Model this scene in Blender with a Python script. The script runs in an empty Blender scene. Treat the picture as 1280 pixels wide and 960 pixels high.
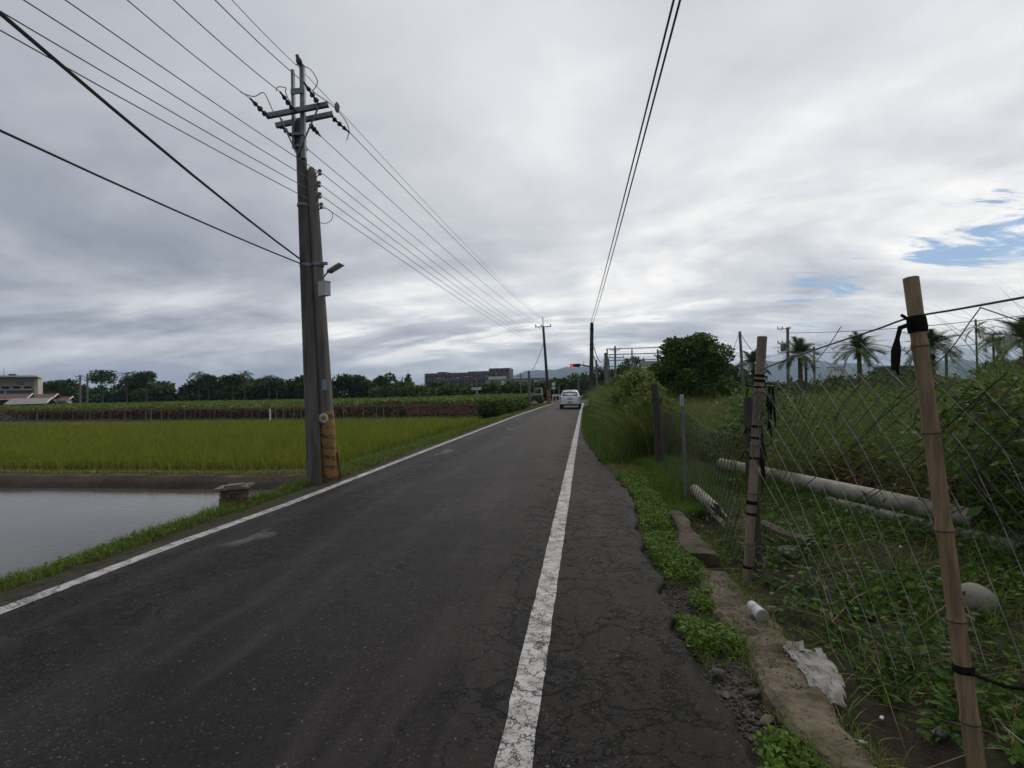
import bpy, math, random
import numpy as np
from mathutils import Vector, Matrix

# ------------------------------------------------------------------ camera, world, sun, exposure
scene = bpy.context.scene
C = scene.collection
RNG = np.random.default_rng(11)
random.seed(5)
F, H = 640.0, 1.6                         # focal length in photo pixels, eye height
RO = math.radians(1.2)                    # the phone was held slightly rolled


def lev(x, y):
    u, v = x - 640, y - 480
    return (u * math.cos(RO) - v * math.sin(RO), u * math.sin(RO) + v * math.cos(RO))


_u0, HV = lev(732, 486)
YAW = math.atan(_u0 / F)                  # the road (world +Y) runs this far to the right of the view axis
SA, CA = math.sin(YAW), math.cos(YAW)


def D(x, y, Z):                           # survey helper: sight line -> place at a measured depth
    u, v = lev(x, y)
    X = u / F * Z
    return Vector((-SA * Z + CA * X, CA * Z + SA * X, H - (v - HV) / F * Z))


def G(x, y, z=0.0):                       # sight line -> place on the level z
    u, v = lev(x, y)
    return D(x, y, (H - z) * F / (v - HV))


cd = bpy.data.cameras.new('camera')
cam = bpy.data.objects.new('camera', cd)
C.objects.link(cam)
scene.camera = cam
cd.sensor_width = 36
cd.lens = 18
cd.clip_start = 0.05
cd.clip_end = 20000
pitch = math.atan(HV / F)
cam.matrix_world = (Matrix.Translation((0, 0, H)) @ Matrix.Rotation(YAW, 4, 'Z')
                    @ Matrix.Rotation(math.pi / 2 + pitch, 4, 'X') @ Matrix.Rotation(-RO, 4, 'Z'))

scene.view_settings.view_transform = 'Standard'
scene.view_settings.look = 'None'
scene.view_settings.gamma = 1
scene.view_settings.exposure = 0.12
scene.render.resolution_x = 1024
scene.render.resolution_y = 768
scene.render.engine = 'CYCLES'
scene.cycles.max_bounces = 6
scene.cycles.transparent_max_bounces = 8
scene.cycles.volume_bounces = 0


def sight(x, y):
    return (D(x, y, 10) - Vector((0, 0, H))).normalized()


SUN_DIR = sight(1000, -260)


class NT:
    """tiny node-tree builder"""
    def __init__(self, tree):
        self.t = tree
        tree.nodes.clear()

    def n(self, typ, inp=None, **kw):
        nd = self.t.nodes.new(typ)
        for k, v in kw.items():
            setattr(nd, k, v)
        for k, v in (inp or {}).items():
            self.put(nd.inputs[k], v)
        return nd

    def put(self, sock, v):
        if isinstance(v, bpy.types.NodeSocket):
            self.t.links.new(v, sock)
        elif isinstance(v, bpy.types.Node):
            self.t.links.new(v.outputs[0], sock)
        else:
            if sock.type == 'RGBA' and len(v) == 3:
                v = tuple(v) + (1,)
            sock.default_value = v

    def math(self, op, a, b=0.0, c=0.0, clamp=False):
        nd = self.n('ShaderNodeMath', operation=op, use_clamp=clamp)
        for i, v in enumerate((a, b, c)):
            self.put(nd.inputs[i], v)
        return nd.outputs[0]

    def mix(self, f, a, b):
        nd = self.n('ShaderNodeMix', data_type='RGBA')
        self.put(nd.inputs[0], f)
        self.put(nd.inputs[6], a)
        self.put(nd.inputs[7], b)
        return nd.outputs[2]

    def ramp(self, f, lo, hi):
        nd = self.n('ShaderNodeMapRange', interpolation_type='SMOOTHSTEP')
        self.put(nd.inputs[0], f)
        nd.inputs[1].default_value = lo
        nd.inputs[2].default_value = hi
        return nd.outputs[0]

    def noise(self, vec, scale, detail=4, rough=.55, dist=0.0):
        nd = self.n('ShaderNodeTexNoise', {'Scale': scale, 'Detail': detail, 'Roughness': rough, 'Distortion': dist})
        if vec is not None:
            self.put(nd.inputs['Vector'], vec)
        return nd.outputs[0]

    def cramp(self, f, stops):
        nd = self.n('ShaderNodeValToRGB')
        e = nd.color_ramp.elements
        while len(e) < len(stops):
            e.new(.5)
        for k, (p, c) in zip(e, stops):
            k.position = p
            k.color = tuple(c) + (1,)
        self.put(nd.inputs[0], f)
        return nd.outputs[0]


def make_world():
    w = bpy.data.worlds.new('World')
    scene.world = w
    w.cycles.sampling_method = 'MANUAL'
    w.cycles.sample_map_resolution = 512
    w.use_nodes = True
    q = NT(w.node_tree)
    out = q.n('ShaderNodeOutputWorld')
    tc = q.n('ShaderNodeTexCoord').outputs['Generated']
    nrm = q.n('ShaderNodeVectorMath', {0: tc}, operation='NORMALIZE').outputs[0]
    sep = q.n('ShaderNodeSeparateXYZ', {0: nrm})
    z = q.math('MAXIMUM', sep.outputs[2], 0.0)
    zz = q.math('ADD', z, 0.22)
    cx = q.math('DIVIDE', sep.outputs[0], zz)
    cy = q.math('DIVIDE', sep.outputs[1], zz)
    pl = q.n('ShaderNodeCombineXYZ', {0: cx, 1: cy, 2: 3.3}).outputs[0]
    mp = q.n('ShaderNodeMapping', {0: pl, 'Rotation': (0, 0, -.5), 'Scale': (.72, .42, 1)}).outputs[0]
    big = q.noise(mp, .85, 5, .52, .5)
    mp2 = q.n('ShaderNodeMapping', {0: pl, 'Location': (4.2, 1.7, 9), 'Rotation': (0, 0, .12), 'Scale': (.62, .9, 1)}).outputs[0]
    fine = q.noise(mp2, 1.7, 6, .58, .3)
    # the deck of cloud is a soft veil overhead and broken into layers towards the horizon
    low = q.math('SUBTRACT', 1.0, q.ramp(z, .06, .50))
    sundot = q.n('ShaderNodeVectorMath', {0: nrm, 1: tuple(SUN_DIR)}, operation='DOT_PRODUCT').outputs['Value']
    glow = q.ramp(sundot, .45, 1.0)
    g2 = q.n('ShaderNodeVectorMath', {0: nrm, 1: tuple(sight(690, 385))}, operation='DOT_PRODUCT').outputs['Value']
    glow2 = q.ramp(g2, .86, 1.0)
    v = q.math('MULTIPLY', q.math('SUBTRACT', big, .5), q.math('ADD', .85, q.math('MULTIPLY', low, .35)))
    v = q.math('ADD', v, q.math('MULTIPLY', q.math('SUBTRACT', fine, .5), q.math('ADD', .34, q.math('MULTIPLY', low, .80))))
    v = q.math('ADD', v, q.math('MULTIPLY', glow, .17))
    v = q.math('ADD', v, q.math('MULTIPLY', glow2, .12))
    band = q.math('MULTIPLY', q.ramp(z, .03, .075), q.math('SUBTRACT', 1.0, q.ramp(z, .10, .24)))
    wisp = q.ramp(q.noise(q.n('ShaderNodeMapping', {0: pl, 'Scale': (.45, 1.3, 1), 'Location': (2.2, .4, 0)}).outputs[0], 1.5, 6, .6, .4), .44, .66)
    v = q.math('ADD', v, q.math('MULTIPLY', q.math('MULTIPLY', band, wisp), q.math('ADD', .20, q.math('MULTIPLY', glow2, .24))))
    v = q.math('ADD', v, .425)
    cloud = q.cramp(v, [(.15, (.170, .195, .245)), (.36, (.29, .308, .35)), (.50, (.405, .418, .452)),
                        (.66, (.57, .585, .605)), (.84, (.86, .84, .81))])
    # bluish murk just above the horizon
    hz = q.math('SUBTRACT', 1.0, q.ramp(z, .0, .06))
    cloud = q.mix(q.math('MULTIPLY', hz, .75), cloud, (.29, .345, .41, 1))
    # breaks in the deck where blue sky shows
    gap = None
    for (px, py, k) in ((1275, 262, .9984), (1025, 357, .9994), (1205, 288, .9992)):
        dd = q.n('ShaderNodeVectorMath', {0: nrm, 1: tuple(sight(px, py))}, operation='DOT_PRODUCT').outputs['Value']
        m = q.ramp(dd, k - .003, 1.0)
        gap = m if gap is None else q.math('MAXIMUM', gap, m)
    mp3 = q.n('ShaderNodeMapping', {0: pl, 'Rotation': (0, 0, -.9), 'Scale': (.45, 1.5, 1)}).outputs[0]
    gn = q.noise(mp3, 3.2, 7, .66, .6)
    near_gap = q.ramp(gap, .02, .30)
    gap = q.math('MULTIPLY', q.ramp(q.math('ADD', q.math('MULTIPLY', gap, .85), q.math('MULTIPLY', q.math('SUBTRACT', gn, .5), 5.5)), .70, 1.25), .85)
    gap = q.math('MULTIPLY', gap, near_gap)
    sky = q.n('ShaderNodeTexSky', sky_type='NISHITA', sun_disc=False)
    sky.dust_density = 0.0
    sky.ozone_density = 5.0
    sky.sun_elevation = math.asin(SUN_DIR.z)
    sky.sun_rotation = math.atan2(SUN_DIR.x, SUN_DIR.y)
    b1 = q.n('ShaderNodeBackground', {0: sky, 1: .075})
    b2 = q.n('ShaderNodeBackground', {0: cloud, 1: 1.24})
    mx = q.n('ShaderNodeMixShader', {0: gap, 1: b2, 2: b1})
    q.put(out.inputs[0], mx)


make_world()
sl = bpy.data.lights.new('sun', 'SUN')
sl.energy = 1.3
sl.angle = math.radians(50)
sl.color = (1, .91, .78)
so = bpy.data.objects.new('sun', sl)
C.objects.link(so)
so.rotation_euler = SUN_DIR.to_track_quat('Z', 'Y').to_euler()
so.location = (10, 10, 40)


# ------------------------------------------------------------------ helpers: materials
MATS = {}


def mat(name, c1, c2=None, rough=.7, scale=8.0, bump=0.0, bscale=None, metal=0.0, spec=.5, stretch=None, emit=None, detail=5):
    if name in MATS:
        return MATS[name]
    m = bpy.data.materials.new(name)
    m.use_nodes = True
    q = NT(m.node_tree)
    out = q.n('ShaderNodeOutputMaterial')
    p = q.n('ShaderNodeBsdfPrincipled', {'Roughness': rough, 'Metallic': metal, 'Specular IOR Level': spec})
    geo = q.n('ShaderNodeTexCoord').outputs['Object']
    if stretch:
        geo = q.n('ShaderNodeMapping', {0: geo, 'Scale': stretch}).outputs[0]
    if c2 is None:
        c2 = tuple(x * .75 for x in c1)
    nz = q.noise(geo, scale, detail, .62)
    q.put(p.inputs['Base Color'], q.mix(q.ramp(nz, .32, .68), tuple(c1) + (1,), tuple(c2) + (1,)))
    if bump:
        nb = q.noise(geo, bscale or scale * 4, 5, .6)
        b = q.n('ShaderNodeBump', {'Strength': bump, 'Distance': .02, 'Height': nb})
        q.put(p.inputs['Normal'], b)
    if emit:
        q.put(p.inputs['Emission Color'], tuple(emit[:3]) + (1,))
        p.inputs['Emission Strength'].default_value = emit[3]
    q.put(out.inputs[0], p)
    MATS[name] = m
    return m


def foliage_mat(name, transl=.28, rough=.5, tint=(1, 1, 1), spec=.25):
    m = bpy.data.materials.new(name)
    m.use_nodes = True
    q = NT(m.node_tree)
    out = q.n('ShaderNodeOutputMaterial')
    at = q.n('ShaderNodeAttribute', attribute_name='col').outputs[0]
    col = q.n('ShaderNodeMix', {6: at, 7: tuple(tint) + (1,)}, data_type='RGBA', blend_type='MULTIPLY')
    col.inputs[0].default_value = 1
    p = q.n('ShaderNodeBsdfPrincipled', {'Base Color': col.outputs[2], 'Roughness': rough, 'Specular IOR Level': spec})
    t = q.n('ShaderNodeBsdfTranslucent', {0: col.outputs[2]})
    mx = q.n('ShaderNodeMixShader', {0: transl, 1: p, 2: t})
    q.put(out.inputs[0], mx)
    MATS[name] = m
    return m


# ------------------------------------------------------------------ helpers: objects
def tag(o, label=None, cat=None, group=None, kind=None):
    if label:
        o['label'] = label
    if cat:
        o['category'] = cat
    if group:
        o['group'] = group
    if kind:
        o['kind'] = kind
    return o


def thing(name, label, cat, loc=(0, 0, 0), group=None):
    o = bpy.data.objects.new(name, None)
    o.empty_display_size = .1
    C.objects.link(o)
    o.location = loc
    return tag(o, label, cat, group)


def base_of(o):
    v = Vector((0, 0, 0))
    while o is not None:
        v = v + o.location
        o = o.parent
    return v


class MB:
    """collects shapes given in world coordinates, then links them as ONE mesh object"""
    def __init__(self):
        self.v, self.f = [], []

    def add(self, vs, fs):
        k = len(self.v)
        self.v += [tuple(p) for p in vs]
        self.f += [tuple(i + k for i in f) for f in fs]
        return self

    def box(self, c, s, rz=0.0, rot=None, taper=1.0):
        m = rot if rot is not None else Matrix.Rotation(rz, 3, 'Z')
        vs = []
        for sz in (-1, 1):
            k = taper if sz > 0 else 1
            for sx, sy in ((-1, -1), (1, -1), (1, 1), (-1, 1)):
                vs.append(Vector(c) + m @ Vector((sx * s[0] / 2 * k, sy * s[1] / 2 * k, sz * s[2] / 2)))
        return self.add(vs, [(3, 2, 1, 0), (4, 5, 6, 7), (0, 1, 5, 4), (1, 2, 6, 5), (2, 3, 7, 6), (3, 0, 4, 7)])

    def tube(self, pts, r, n=8, cap=True, jit=0.0):
        pts = [Vector(p) for p in pts]
        rs = r if isinstance(r, (list, tuple)) else [r] * len(pts)
        vs, fs = [], []
        t0 = (pts[1] - pts[0]).normalized()
        a = t0.orthogonal().normalized()
        for i, p in enumerate(pts):
            t = (pts[min(i + 1, len(pts) - 1)] - pts[max(i - 1, 0)])
            t = t.normalized() if t.length > 1e-9 else t0
            a = (a - t * a.dot(t))
            a = a.normalized() if a.length > 1e-6 else t.orthogonal().normalized()
            b = t.cross(a)
            for k in range(n):
                th = 2 * math.pi * k / n
                rr = rs[i] * (1 + (random.uniform(-jit, jit) if jit else 0))
                vs.append(p + (a * math.cos(th) + b * math.sin(th)) * rr)
        for i in range(len(pts) - 1):
            for k in range(n):
                fs.append((i * n + k, i * n + (k + 1) % n, (i + 1) * n + (k + 1) % n, (i + 1) * n + k))
        if cap:
            fs.append(tuple(range(n - 1, -1, -1)))
            fs.append(tuple((len(pts) - 1) * n + k for k in range(n)))
        return self.add(vs, fs)

    def lathe(self, p0, p1, prof, n=10):
        """prof = [(fraction along, radius)]"""
        p0, p1 = Vector(p0), Vector(p1)
        ax = (p1 - p0)
        a = ax.normalized().orthogonal().normalized()
        b = ax.normalized().cross(a)
        vs, fs = [], []
        for (f_, r_) in prof:
            for k in range(n):
                th = 2 * math.pi * k / n
                vs.append(p0 + ax * f_ + (a * math.cos(th) + b * math.sin(th)) * r_)
        for i in range(len(prof) - 1):
            for k in range(n):
                fs.append((i * n + k, i * n + (k + 1) % n, (i + 1) * n + (k + 1) % n, (i + 1) * n + k))
        fs.append(tuple(range(n - 1, -1, -1)))
        fs.append(tuple((len(prof) - 1) * n + k for k in range(n)))
        return self.add(vs, fs)

    def prism(self, poly, z0, z1):
        n = len(poly)
        vs = [(x, y, z0) for x, y in poly] + [(x, y, z1) for x, y in poly]
        fs = [tuple(range(n - 1, -1, -1)), tuple(range(n, 2 * n))]
        fs += [(i, (i + 1) % n, n + (i + 1) % n, n + i) for i in range(n)]
        return self.add(vs, fs)

    def build(self, name, m, parent=None, smooth=False, origin=None):
        off = base_of(parent) if parent else Vector(origin or (0, 0, 0))
        me = bpy.data.meshes.new(name)
        me.from_pydata([(a - off.x, b - off.y, c - off.z) for a, b, c in self.v], [], self.f)
        me.validate()
        if smooth:
            me.polygons.foreach_set('use_smooth', [True] * len(me.polygons))
            try:
                me.set_sharp_from_angle(angle=math.radians(42))
            except Exception:
                pass
        me.materials.append(m if not isinstance(m, str) else MATS[m])
        o = bpy.data.objects.new(name, me)
        C.objects.link(o)
        if parent:
            o.parent = parent
        else:
            o.location = off
        return o


def arr_obj(name, verts, tris, m, col=None, parent=None, smooth=False, origin=(0, 0, 0)):
    """big mesh from numpy arrays; col = colour per vertex"""
    off = base_of(parent) if parent else Vector(origin)
    verts = np.ascontiguousarray(verts, dtype=np.float32).reshape(-1, 3) - np.array(off, dtype=np.float32)
    tris = np.ascontiguousarray(tris, dtype=np.int32)
    k = tris.shape[-1]
    tris = tris.reshape(-1, k)
    me = bpy.data.meshes.new(name)
    me.vertices.add(len(verts))
    me.vertices.foreach_set('co', verts.ravel())
    me.loops.add(tris.size)
    me.loops.foreach_set('vertex_index', tris.ravel())
    me.polygons.add(len(tris))
    me.polygons.foreach_set('loop_start', np.arange(0, tris.size, k, dtype=np.int32))
    if smooth:
        me.polygons.foreach_set('use_smooth', np.ones(len(tris), dtype=bool))
    me.update(calc_edges=True)
    if col is not None:
        ca = me.color_attributes.new('col', 'FLOAT_COLOR', 'POINT')
        c4 = np.ones((len(verts), 4), dtype=np.float32)
        c4[:, :3] = np.asarray(col, dtype=np.float32).reshape(-1, 3)
        ca.data.foreach_set('color', c4.ravel())
    me.materials.append(MATS[m] if isinstance(m, str) else m)
    o = bpy.data.objects.new(name, me)
    C.objects.link(o)
    if parent:
        o.parent = parent
    else:
        o.location = off
    return o


def vnoise(x, y, s, seed=0):
    """smooth value noise for numpy arrays"""
    x = np.asarray(x, dtype=float) * s + seed * 17.3
    y = np.asarray(y, dtype=float) * s + seed * 5.1
    xi, yi = np.floor(x), np.floor(y)
    fx, fy = x - xi, y - yi
    fx, fy = fx * fx * (3 - 2 * fx), fy * fy * (3 - 2 * fy)

    def h(a, b):
        t = np.sin(a * 127.1 + b * 311.7 + seed * 74.7) * 43758.5453
        return t - np.floor(t)
    return (h(xi, yi) * (1 - fx) * (1 - fy) + h(xi + 1, yi) * fx * (1 - fy) + h(xi, yi + 1) * (1 - fx) * fy + h(xi + 1, yi + 1) * fx * fy)


class Veg:
    """collects grass blades and leaves as triangles with a colour each"""
    def __init__(self):
        self.V, self.T, self.K, self.n = [], [], [], 0

    def _push(self, v, t, c):
        N, k = v.shape[0], v.shape[1]
        idx = (np.arange(N) * k)[:, None, None] + t[None] + self.n
        self.V.append(v.reshape(-1, 3))
        self.T.append(idx.reshape(-1, 3))
        self.K.append(np.repeat(c, k, axis=0))
        self.n += N * k

    def blades(self, pos, h, w, bend, col, segs=2, yaw=None):
        N = len(pos)
        h, w, bend = (np.broadcast_to(np.asarray(a, float), (N,)) for a in (h, w, bend))
        yaw = RNG.uniform(0, 2 * math.pi, N) if yaw is None else yaw
        tw = RNG.uniform(0, math.pi, N)
        d = np.stack([np.cos(yaw), np.sin(yaw), np.zeros(N)], 1)
        p = np.stack([np.cos(tw), np.sin(tw), np.zeros(N)], 1)
        rows = []
        for k in range(segs + 1):
            f = k / segs
            c = pos + d * (bend * h * f * f)[:, None]
            c[:, 2] += h * (f - .45 * np.minimum(bend, 1.6) * f * f)
            ww = (w * .5 * (1 - f ** 1.6))[:, None]
            if k < segs:
                rows += [c - p * ww, c + p * ww]
            else:
                rows.append(c)
        v = np.stack(rows, 1)
        t = []
        for k in range(segs - 1):
            a = 2 * k
            t += [(a, a + 1, a + 3), (a, a + 3, a + 2)]
        a = 2 * (segs - 1)
        t.append((a, a + 1, a + 2))
        self._push(v, np.array(t), col)

    def leaves(self, pos, L, W, col, up=.4, droop=0.0, d=None):
        N = len(pos)
        L, W = (np.broadcast_to(np.asarray(a, float), (N,))[:, None] for a in (L, W))
        if d is None:
            d = RNG.normal(0, 1, (N, 3))
            d[:, 2] = d[:, 2] * .55 - droop
        d = d / np.linalg.norm(d, axis=1)[:, None]
        nrm = RNG.normal(0, 1, (N, 3)) * (1 - up)
        nrm[:, 2] += up * 1.6
        s = np.cross(d, nrm)
        s /= np.linalg.norm(s, axis=1)[:, None] + 1e-9
        n2 = np.cross(s, d)
        v = np.stack([pos, pos + d * L * .45 + s * W * .5 + n2 * W * .16, pos + d * L, pos + d * L * .45 - s * W * .5 + n2 * W * .16], 1)
        self._push(v, np.array([(0, 1, 2), (0, 2, 3)]), col)

    def build(self, name, m, parent=None, origin=(0, 0, 0)):
        return arr_obj(name, np.concatenate(self.V), np.concatenate(self.T), m, np.concatenate(self.K), parent, origin=origin)


def cols(n, palette, jit=.18, bright=1.0):
    """n colours drawn between the colours of a palette"""
    p = np.array(palette, float)
    a = p[RNG.integers(0, len(p), n)]
    b = p[RNG.integers(0, len(p), n)]
    t = RNG.uniform(0, 1, (n, 1))
    c = a * t + b * (1 - t)
    return np.clip(c * (1 + RNG.normal(0, jit, (n, 1))) * bright, .004, .9)


def uni(n, x0, x1, y0, y1):
    return RNG.uniform(x0, x1, n), RNG.uniform(y0, y1, n)


# ------------------------------------------------------------------ terrain
FP0, FP1 = Vector((1.30, 4.47)), Vector((1.47, 2.35))      # the fence line


def fence_x(y):
    return FP0.x + (FP1.x - FP0.x) * (y - FP0.y) / (FP1.y - FP0.y)


EDGE_Y = np.array([-8, 1.0, 2.26, 2.41, 2.84, 3.35, 4.04, 4.47, 5.2, 5.82, 6.8, 7.75, 9.33, 11.6, 14.5, 17.5, 23.6, 30, 46, 75])
EDGE_X = np.array([.72, .70, .67, .70, .65, .56, .54, .61, .54, .56, .62, .65, .51, .29, .05, -.12, -.22, -.22, -.2, 0])


def lineL(y):
    return np.interp(y, [-10, 2, 5, 7, 14, 33, 45, 57, 75], [-4.44, -4.44, -4.46, -4.36, -4.37, -4.33, -4.1, -3.72, -3.3])


def lineR(y):
    return np.interp(y, [-10, 2, 18, 38, 60, 75], [-.34, -.34, -.36, -.38, -.3, -.1])


WATER = -.46


def ground_z(x, y):
    x = np.asarray(x, float)
    y = np.asarray(y, float)
    n1 = vnoise(x, y, 1.3, 1) - .5
    n2 = vnoise(x, y, 4.5, 2) - .5
    far = np.clip((np.hypot(x, y) - 60) / 60, 0, 1)
    # left of the road
    rel = x - np.interp(y, [0, 60], [-4.4, -3.9])
    zl = np.interp(rel, [-60, -2.4, -1.5, -1.05, -.5, -.2, 0], [-.40, -.40, -.30, -.10, -.03, -.02, -.05])
    pond = np.interp(rel, [-1.75, -1.25, -1.0], [-.8, -.42, 0]) * 1.0
    inpond = np.interp(y, [9.7, 10.2, 10.5], [1, .45, 0]) * (rel < -1.0)
    zl = np.where(inpond > 0, np.minimum(zl, zl * (1 - inpond) + np.minimum(zl, pond) * inpond), zl)
    bank = np.exp(-((y - 11.0) / .55) ** 2) * np.clip((-rel - .9) / .6, 0, 1)
    zl = zl + bank * .16
    zl = zl + (n1 * .05 + n2 * .035) * np.clip(-rel / .4, 0, 1)
    # right of the road
    ex = np.interp(y, EDGE_Y, EDGE_X)
    relr = x - ex
    zr = np.interp(relr, [-.4, -.05, .05, .3, .6, .9, 1.6, 3.0, 60], [-.06, -.06, -.055, -.05, -.06, -.05, -.02, .06, 0])
    zr = zr + (n1 * .06 + n2 * .04) * np.clip(relr / .5, 0, 1)
    z = np.where(x < -2.4, zl, np.where(x > -1.0, zr, -.05))
    z = z * (1 - far) + np.where(x < 0, -.4, -.1) * far
    z = np.where((x > -4.6) & (x < ex - .02), np.minimum(z, -.05), z)
    return z


def gz(x, y):
    return float(ground_z(np.array([x]), np.array([y]))[0])


def make_ground():
    def axis(lo, a, b, hi, st, g):
        mid = list(np.arange(a, b, st))
        r, d = [b], st
        while r[-1] < hi:
            d *= g
            r.append(min(r[-1] + d, hi))
        l, d = [a], st
        while l[-1] > lo:
            d *= g
            l.append(max(l[-1] - d, lo))
        return np.array(l[:0:-1] + mid + r)
    xs = axis(-3500, -9, 6.5, 4300, .085, 1.14)
    ys = axis(-400, 0, 15, 5300, .085, 1.12)
    X, Y = np.meshgrid(xs, ys)
    Z = ground_z(X, Y)
    nx, ny = len(xs), len(ys)
    v = np.stack([X, Y, Z], -1).reshape(-1, 3)
    i = np.arange(ny - 1)[:, None] * nx + np.arange(nx - 1)[None]
    f = np.stack([i, i + 1, i + nx + 1, i + nx], -1).reshape(-1, 4)
    # soil colours (what the ground is made of; soil also darkened for shade)
    x, y = v[:, 0], v[:, 1]
    n = vnoise(x, y, 1.1, 3)
    n4 = vnoise(x, y, 5, 4)
    c = np.zeros((len(v), 3))
    soil = np.array([.036, .024, .016])
    mud = np.array([.040, .031, .024])
    straw = np.array([.115, .095, .036])
    moss = np.array([.045, .065, .018])
    fieldg = np.array([.075, .085, .028])
    gravel = np.array([.075, .070, .062])
    c[:] = soil
    left = x < -2
    c[left] = mud * (0.8 + .5 * n[left, None])
    bankm = left & (y > 10.85) & (y < 12.6) & (x < -5.2)
    k = np.clip((n4 * .7 + n * .5 - .22) * 2.2, 0, 1)[:, None]
    c[bankm] = (mud * (1 - k) + straw * k)[bankm]
    vl = left & (x > -5.7) & (x < -4.3)
    c[vl] = (soil * (1 - .5 * k) + moss * .5 * k)[vl]
    fl = left & (y > 33)
    c[fl] = (mud * 1.1 * (1 - .6 * k) + fieldg * .6 * k)[fl]
    r = ~left
    c[r] = (soil * .85 * (1 - .45 * k) + moss * .45 * k)[r]
    rf = r & (y > 9) & (x > 2.2)
    c[rf] = (soil * (1 - .8 * k) + fieldg * .8 * k)[rf]
    ex = np.interp(y, EDGE_Y, EDGE_X)
    gr = r & (x < ex + .42) & (y < 5.2)
    c[gr] = (gravel * (.55 + .7 * n4[:, None]))[gr]
    rust = r & (np.hypot((x - .72) / .5, (y - 10.2) / 1.6) < 1)
    c[rust] = np.array([.115, .060, .032]) * (.7 + .6 * n4[rust, None])
    m = bpy.data.materials.new('soil')
    m.use_nodes = True
    q = NT(m.node_tree)
    out = q.n('ShaderNodeOutputMaterial')
    at = q.n('ShaderNodeAttribute', attribute_name='col').outputs[0]
    pos = q.n('ShaderNodeNewGeometry').outputs['Position']
    nz = q.noise(pos, 14, 8, .7)
    nb = q.noise(pos, 45, 6, .7)
    colr = q.mix(q.ramp(nz, .25, .75), q.n('ShaderNodeMix', {0: 1.0, 6: at, 7: (.55, .52, .5, 1)}, data_type='RGBA', blend_type='MULTIPLY').outputs[2],
                 q.n('ShaderNodeMix', {0: 1.0, 6: at, 7: (1.5, 1.5, 1.5, 1)}, data_type='RGBA', blend_type='MULTIPLY').outputs[2])
    p = q.n('ShaderNodeBsdfPrincipled', {'Base Color': colr, 'Roughness': .9, 'Specular IOR Level': .25})
    hh = q.math('ADD', nz, q.math('MULTIPLY', nb, .5))
    q.put(p.inputs['Normal'], q.n('ShaderNodeBump', {'Strength': .9, 'Distance': .05, 'Height': hh}))
    q.put(out.inputs[0], p)
    MATS['soil'] = m
    o = arr_obj('ground', v, f, m, c, smooth=True)
    tag(o, 'muddy and grassy ground reaching from the road to the horizon', kind='structure')


make_ground()


# ------------------------------------------------------------------ road
def crack_nodes(q):
    """cracks of the asphalt, shared by the tarmac and the paint lying on it. returns (crack mask, pos)"""
    pos = q.n('ShaderNodeNewGeometry').outputs['Position']
    warp = q.n('ShaderNodeTexNoise', {'Vector': pos, 'Scale': 3.0, 'Detail': 6, 'Roughness': .65})
    wv = q.n('ShaderNodeVectorMath', {0: q.n('ShaderNodeVectorMath', {0: warp.outputs[1], 1: (.5, .5, .5)}, operation='SUBTRACT').outputs[0]}, operation='SCALE')
    wv.inputs['Scale'].default_value = .75
    p2 = q.n('ShaderNodeVectorMath', {0: pos, 1: wv.outputs[0]}, operation='ADD').outputs[0]
    p2 = q.n('ShaderNodeMapping', {0: p2, 'Scale': (1.0, .75, 0)}).outputs[0]
    sx = q.n('ShaderNodeSeparateXYZ', {0: pos})
    x = sx.outputs[0]

    def band(c, w):
        return q.math('SUBTRACT', 1.0, q.ramp(q.math('ABSOLUTE', q.math('SUBTRACT', x, c)), w * .4, w), clamp=True)
    reg = q.noise(pos, .55, 3, .6)
    right = band(-.1, 1.0)
    leftb = q.math('MULTIPLY', band(-3.45, .50), 1.25)
    edge = band(-4.4, .45)
    where = q.math('ADD', q.math('MULTIPLY', q.math('MAXIMUM', q.math('MAXIMUM', right, leftb), edge), .30), reg)
    big = q.n('ShaderNodeTexVoronoi', {'Vector': p2, 'Scale': 1.9}, feature='DISTANCE_TO_EDGE').outputs['Distance']
    sm = q.n('ShaderNodeTexVoronoi', {'Vector': p2, 'Scale': 6.2}, feature='DISTANCE_TO_EDGE').outputs['Distance']
    wn = q.noise(pos, 9, 3, .6)
    wbig = q.math('MULTIPLY', q.ramp(where, .50, .74), q.math('MULTIPLY', wn, .026))
    wsm = q.math('MULTIPLY', q.ramp(where, .62, .82), q.math('MULTIPLY', wn, .062))
    cb = q.math('SUBTRACT', 1.0, q.math('DIVIDE', big, q.math('ADD', wbig, .0004)), clamp=True)
    cs = q.math('SUBTRACT', 1.0, q.math('DIVIDE', sm, q.math('ADD', wsm, .0004)), clamp=True)
    return q.math('MAXIMUM', cb, cs), pos, sx, where


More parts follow.
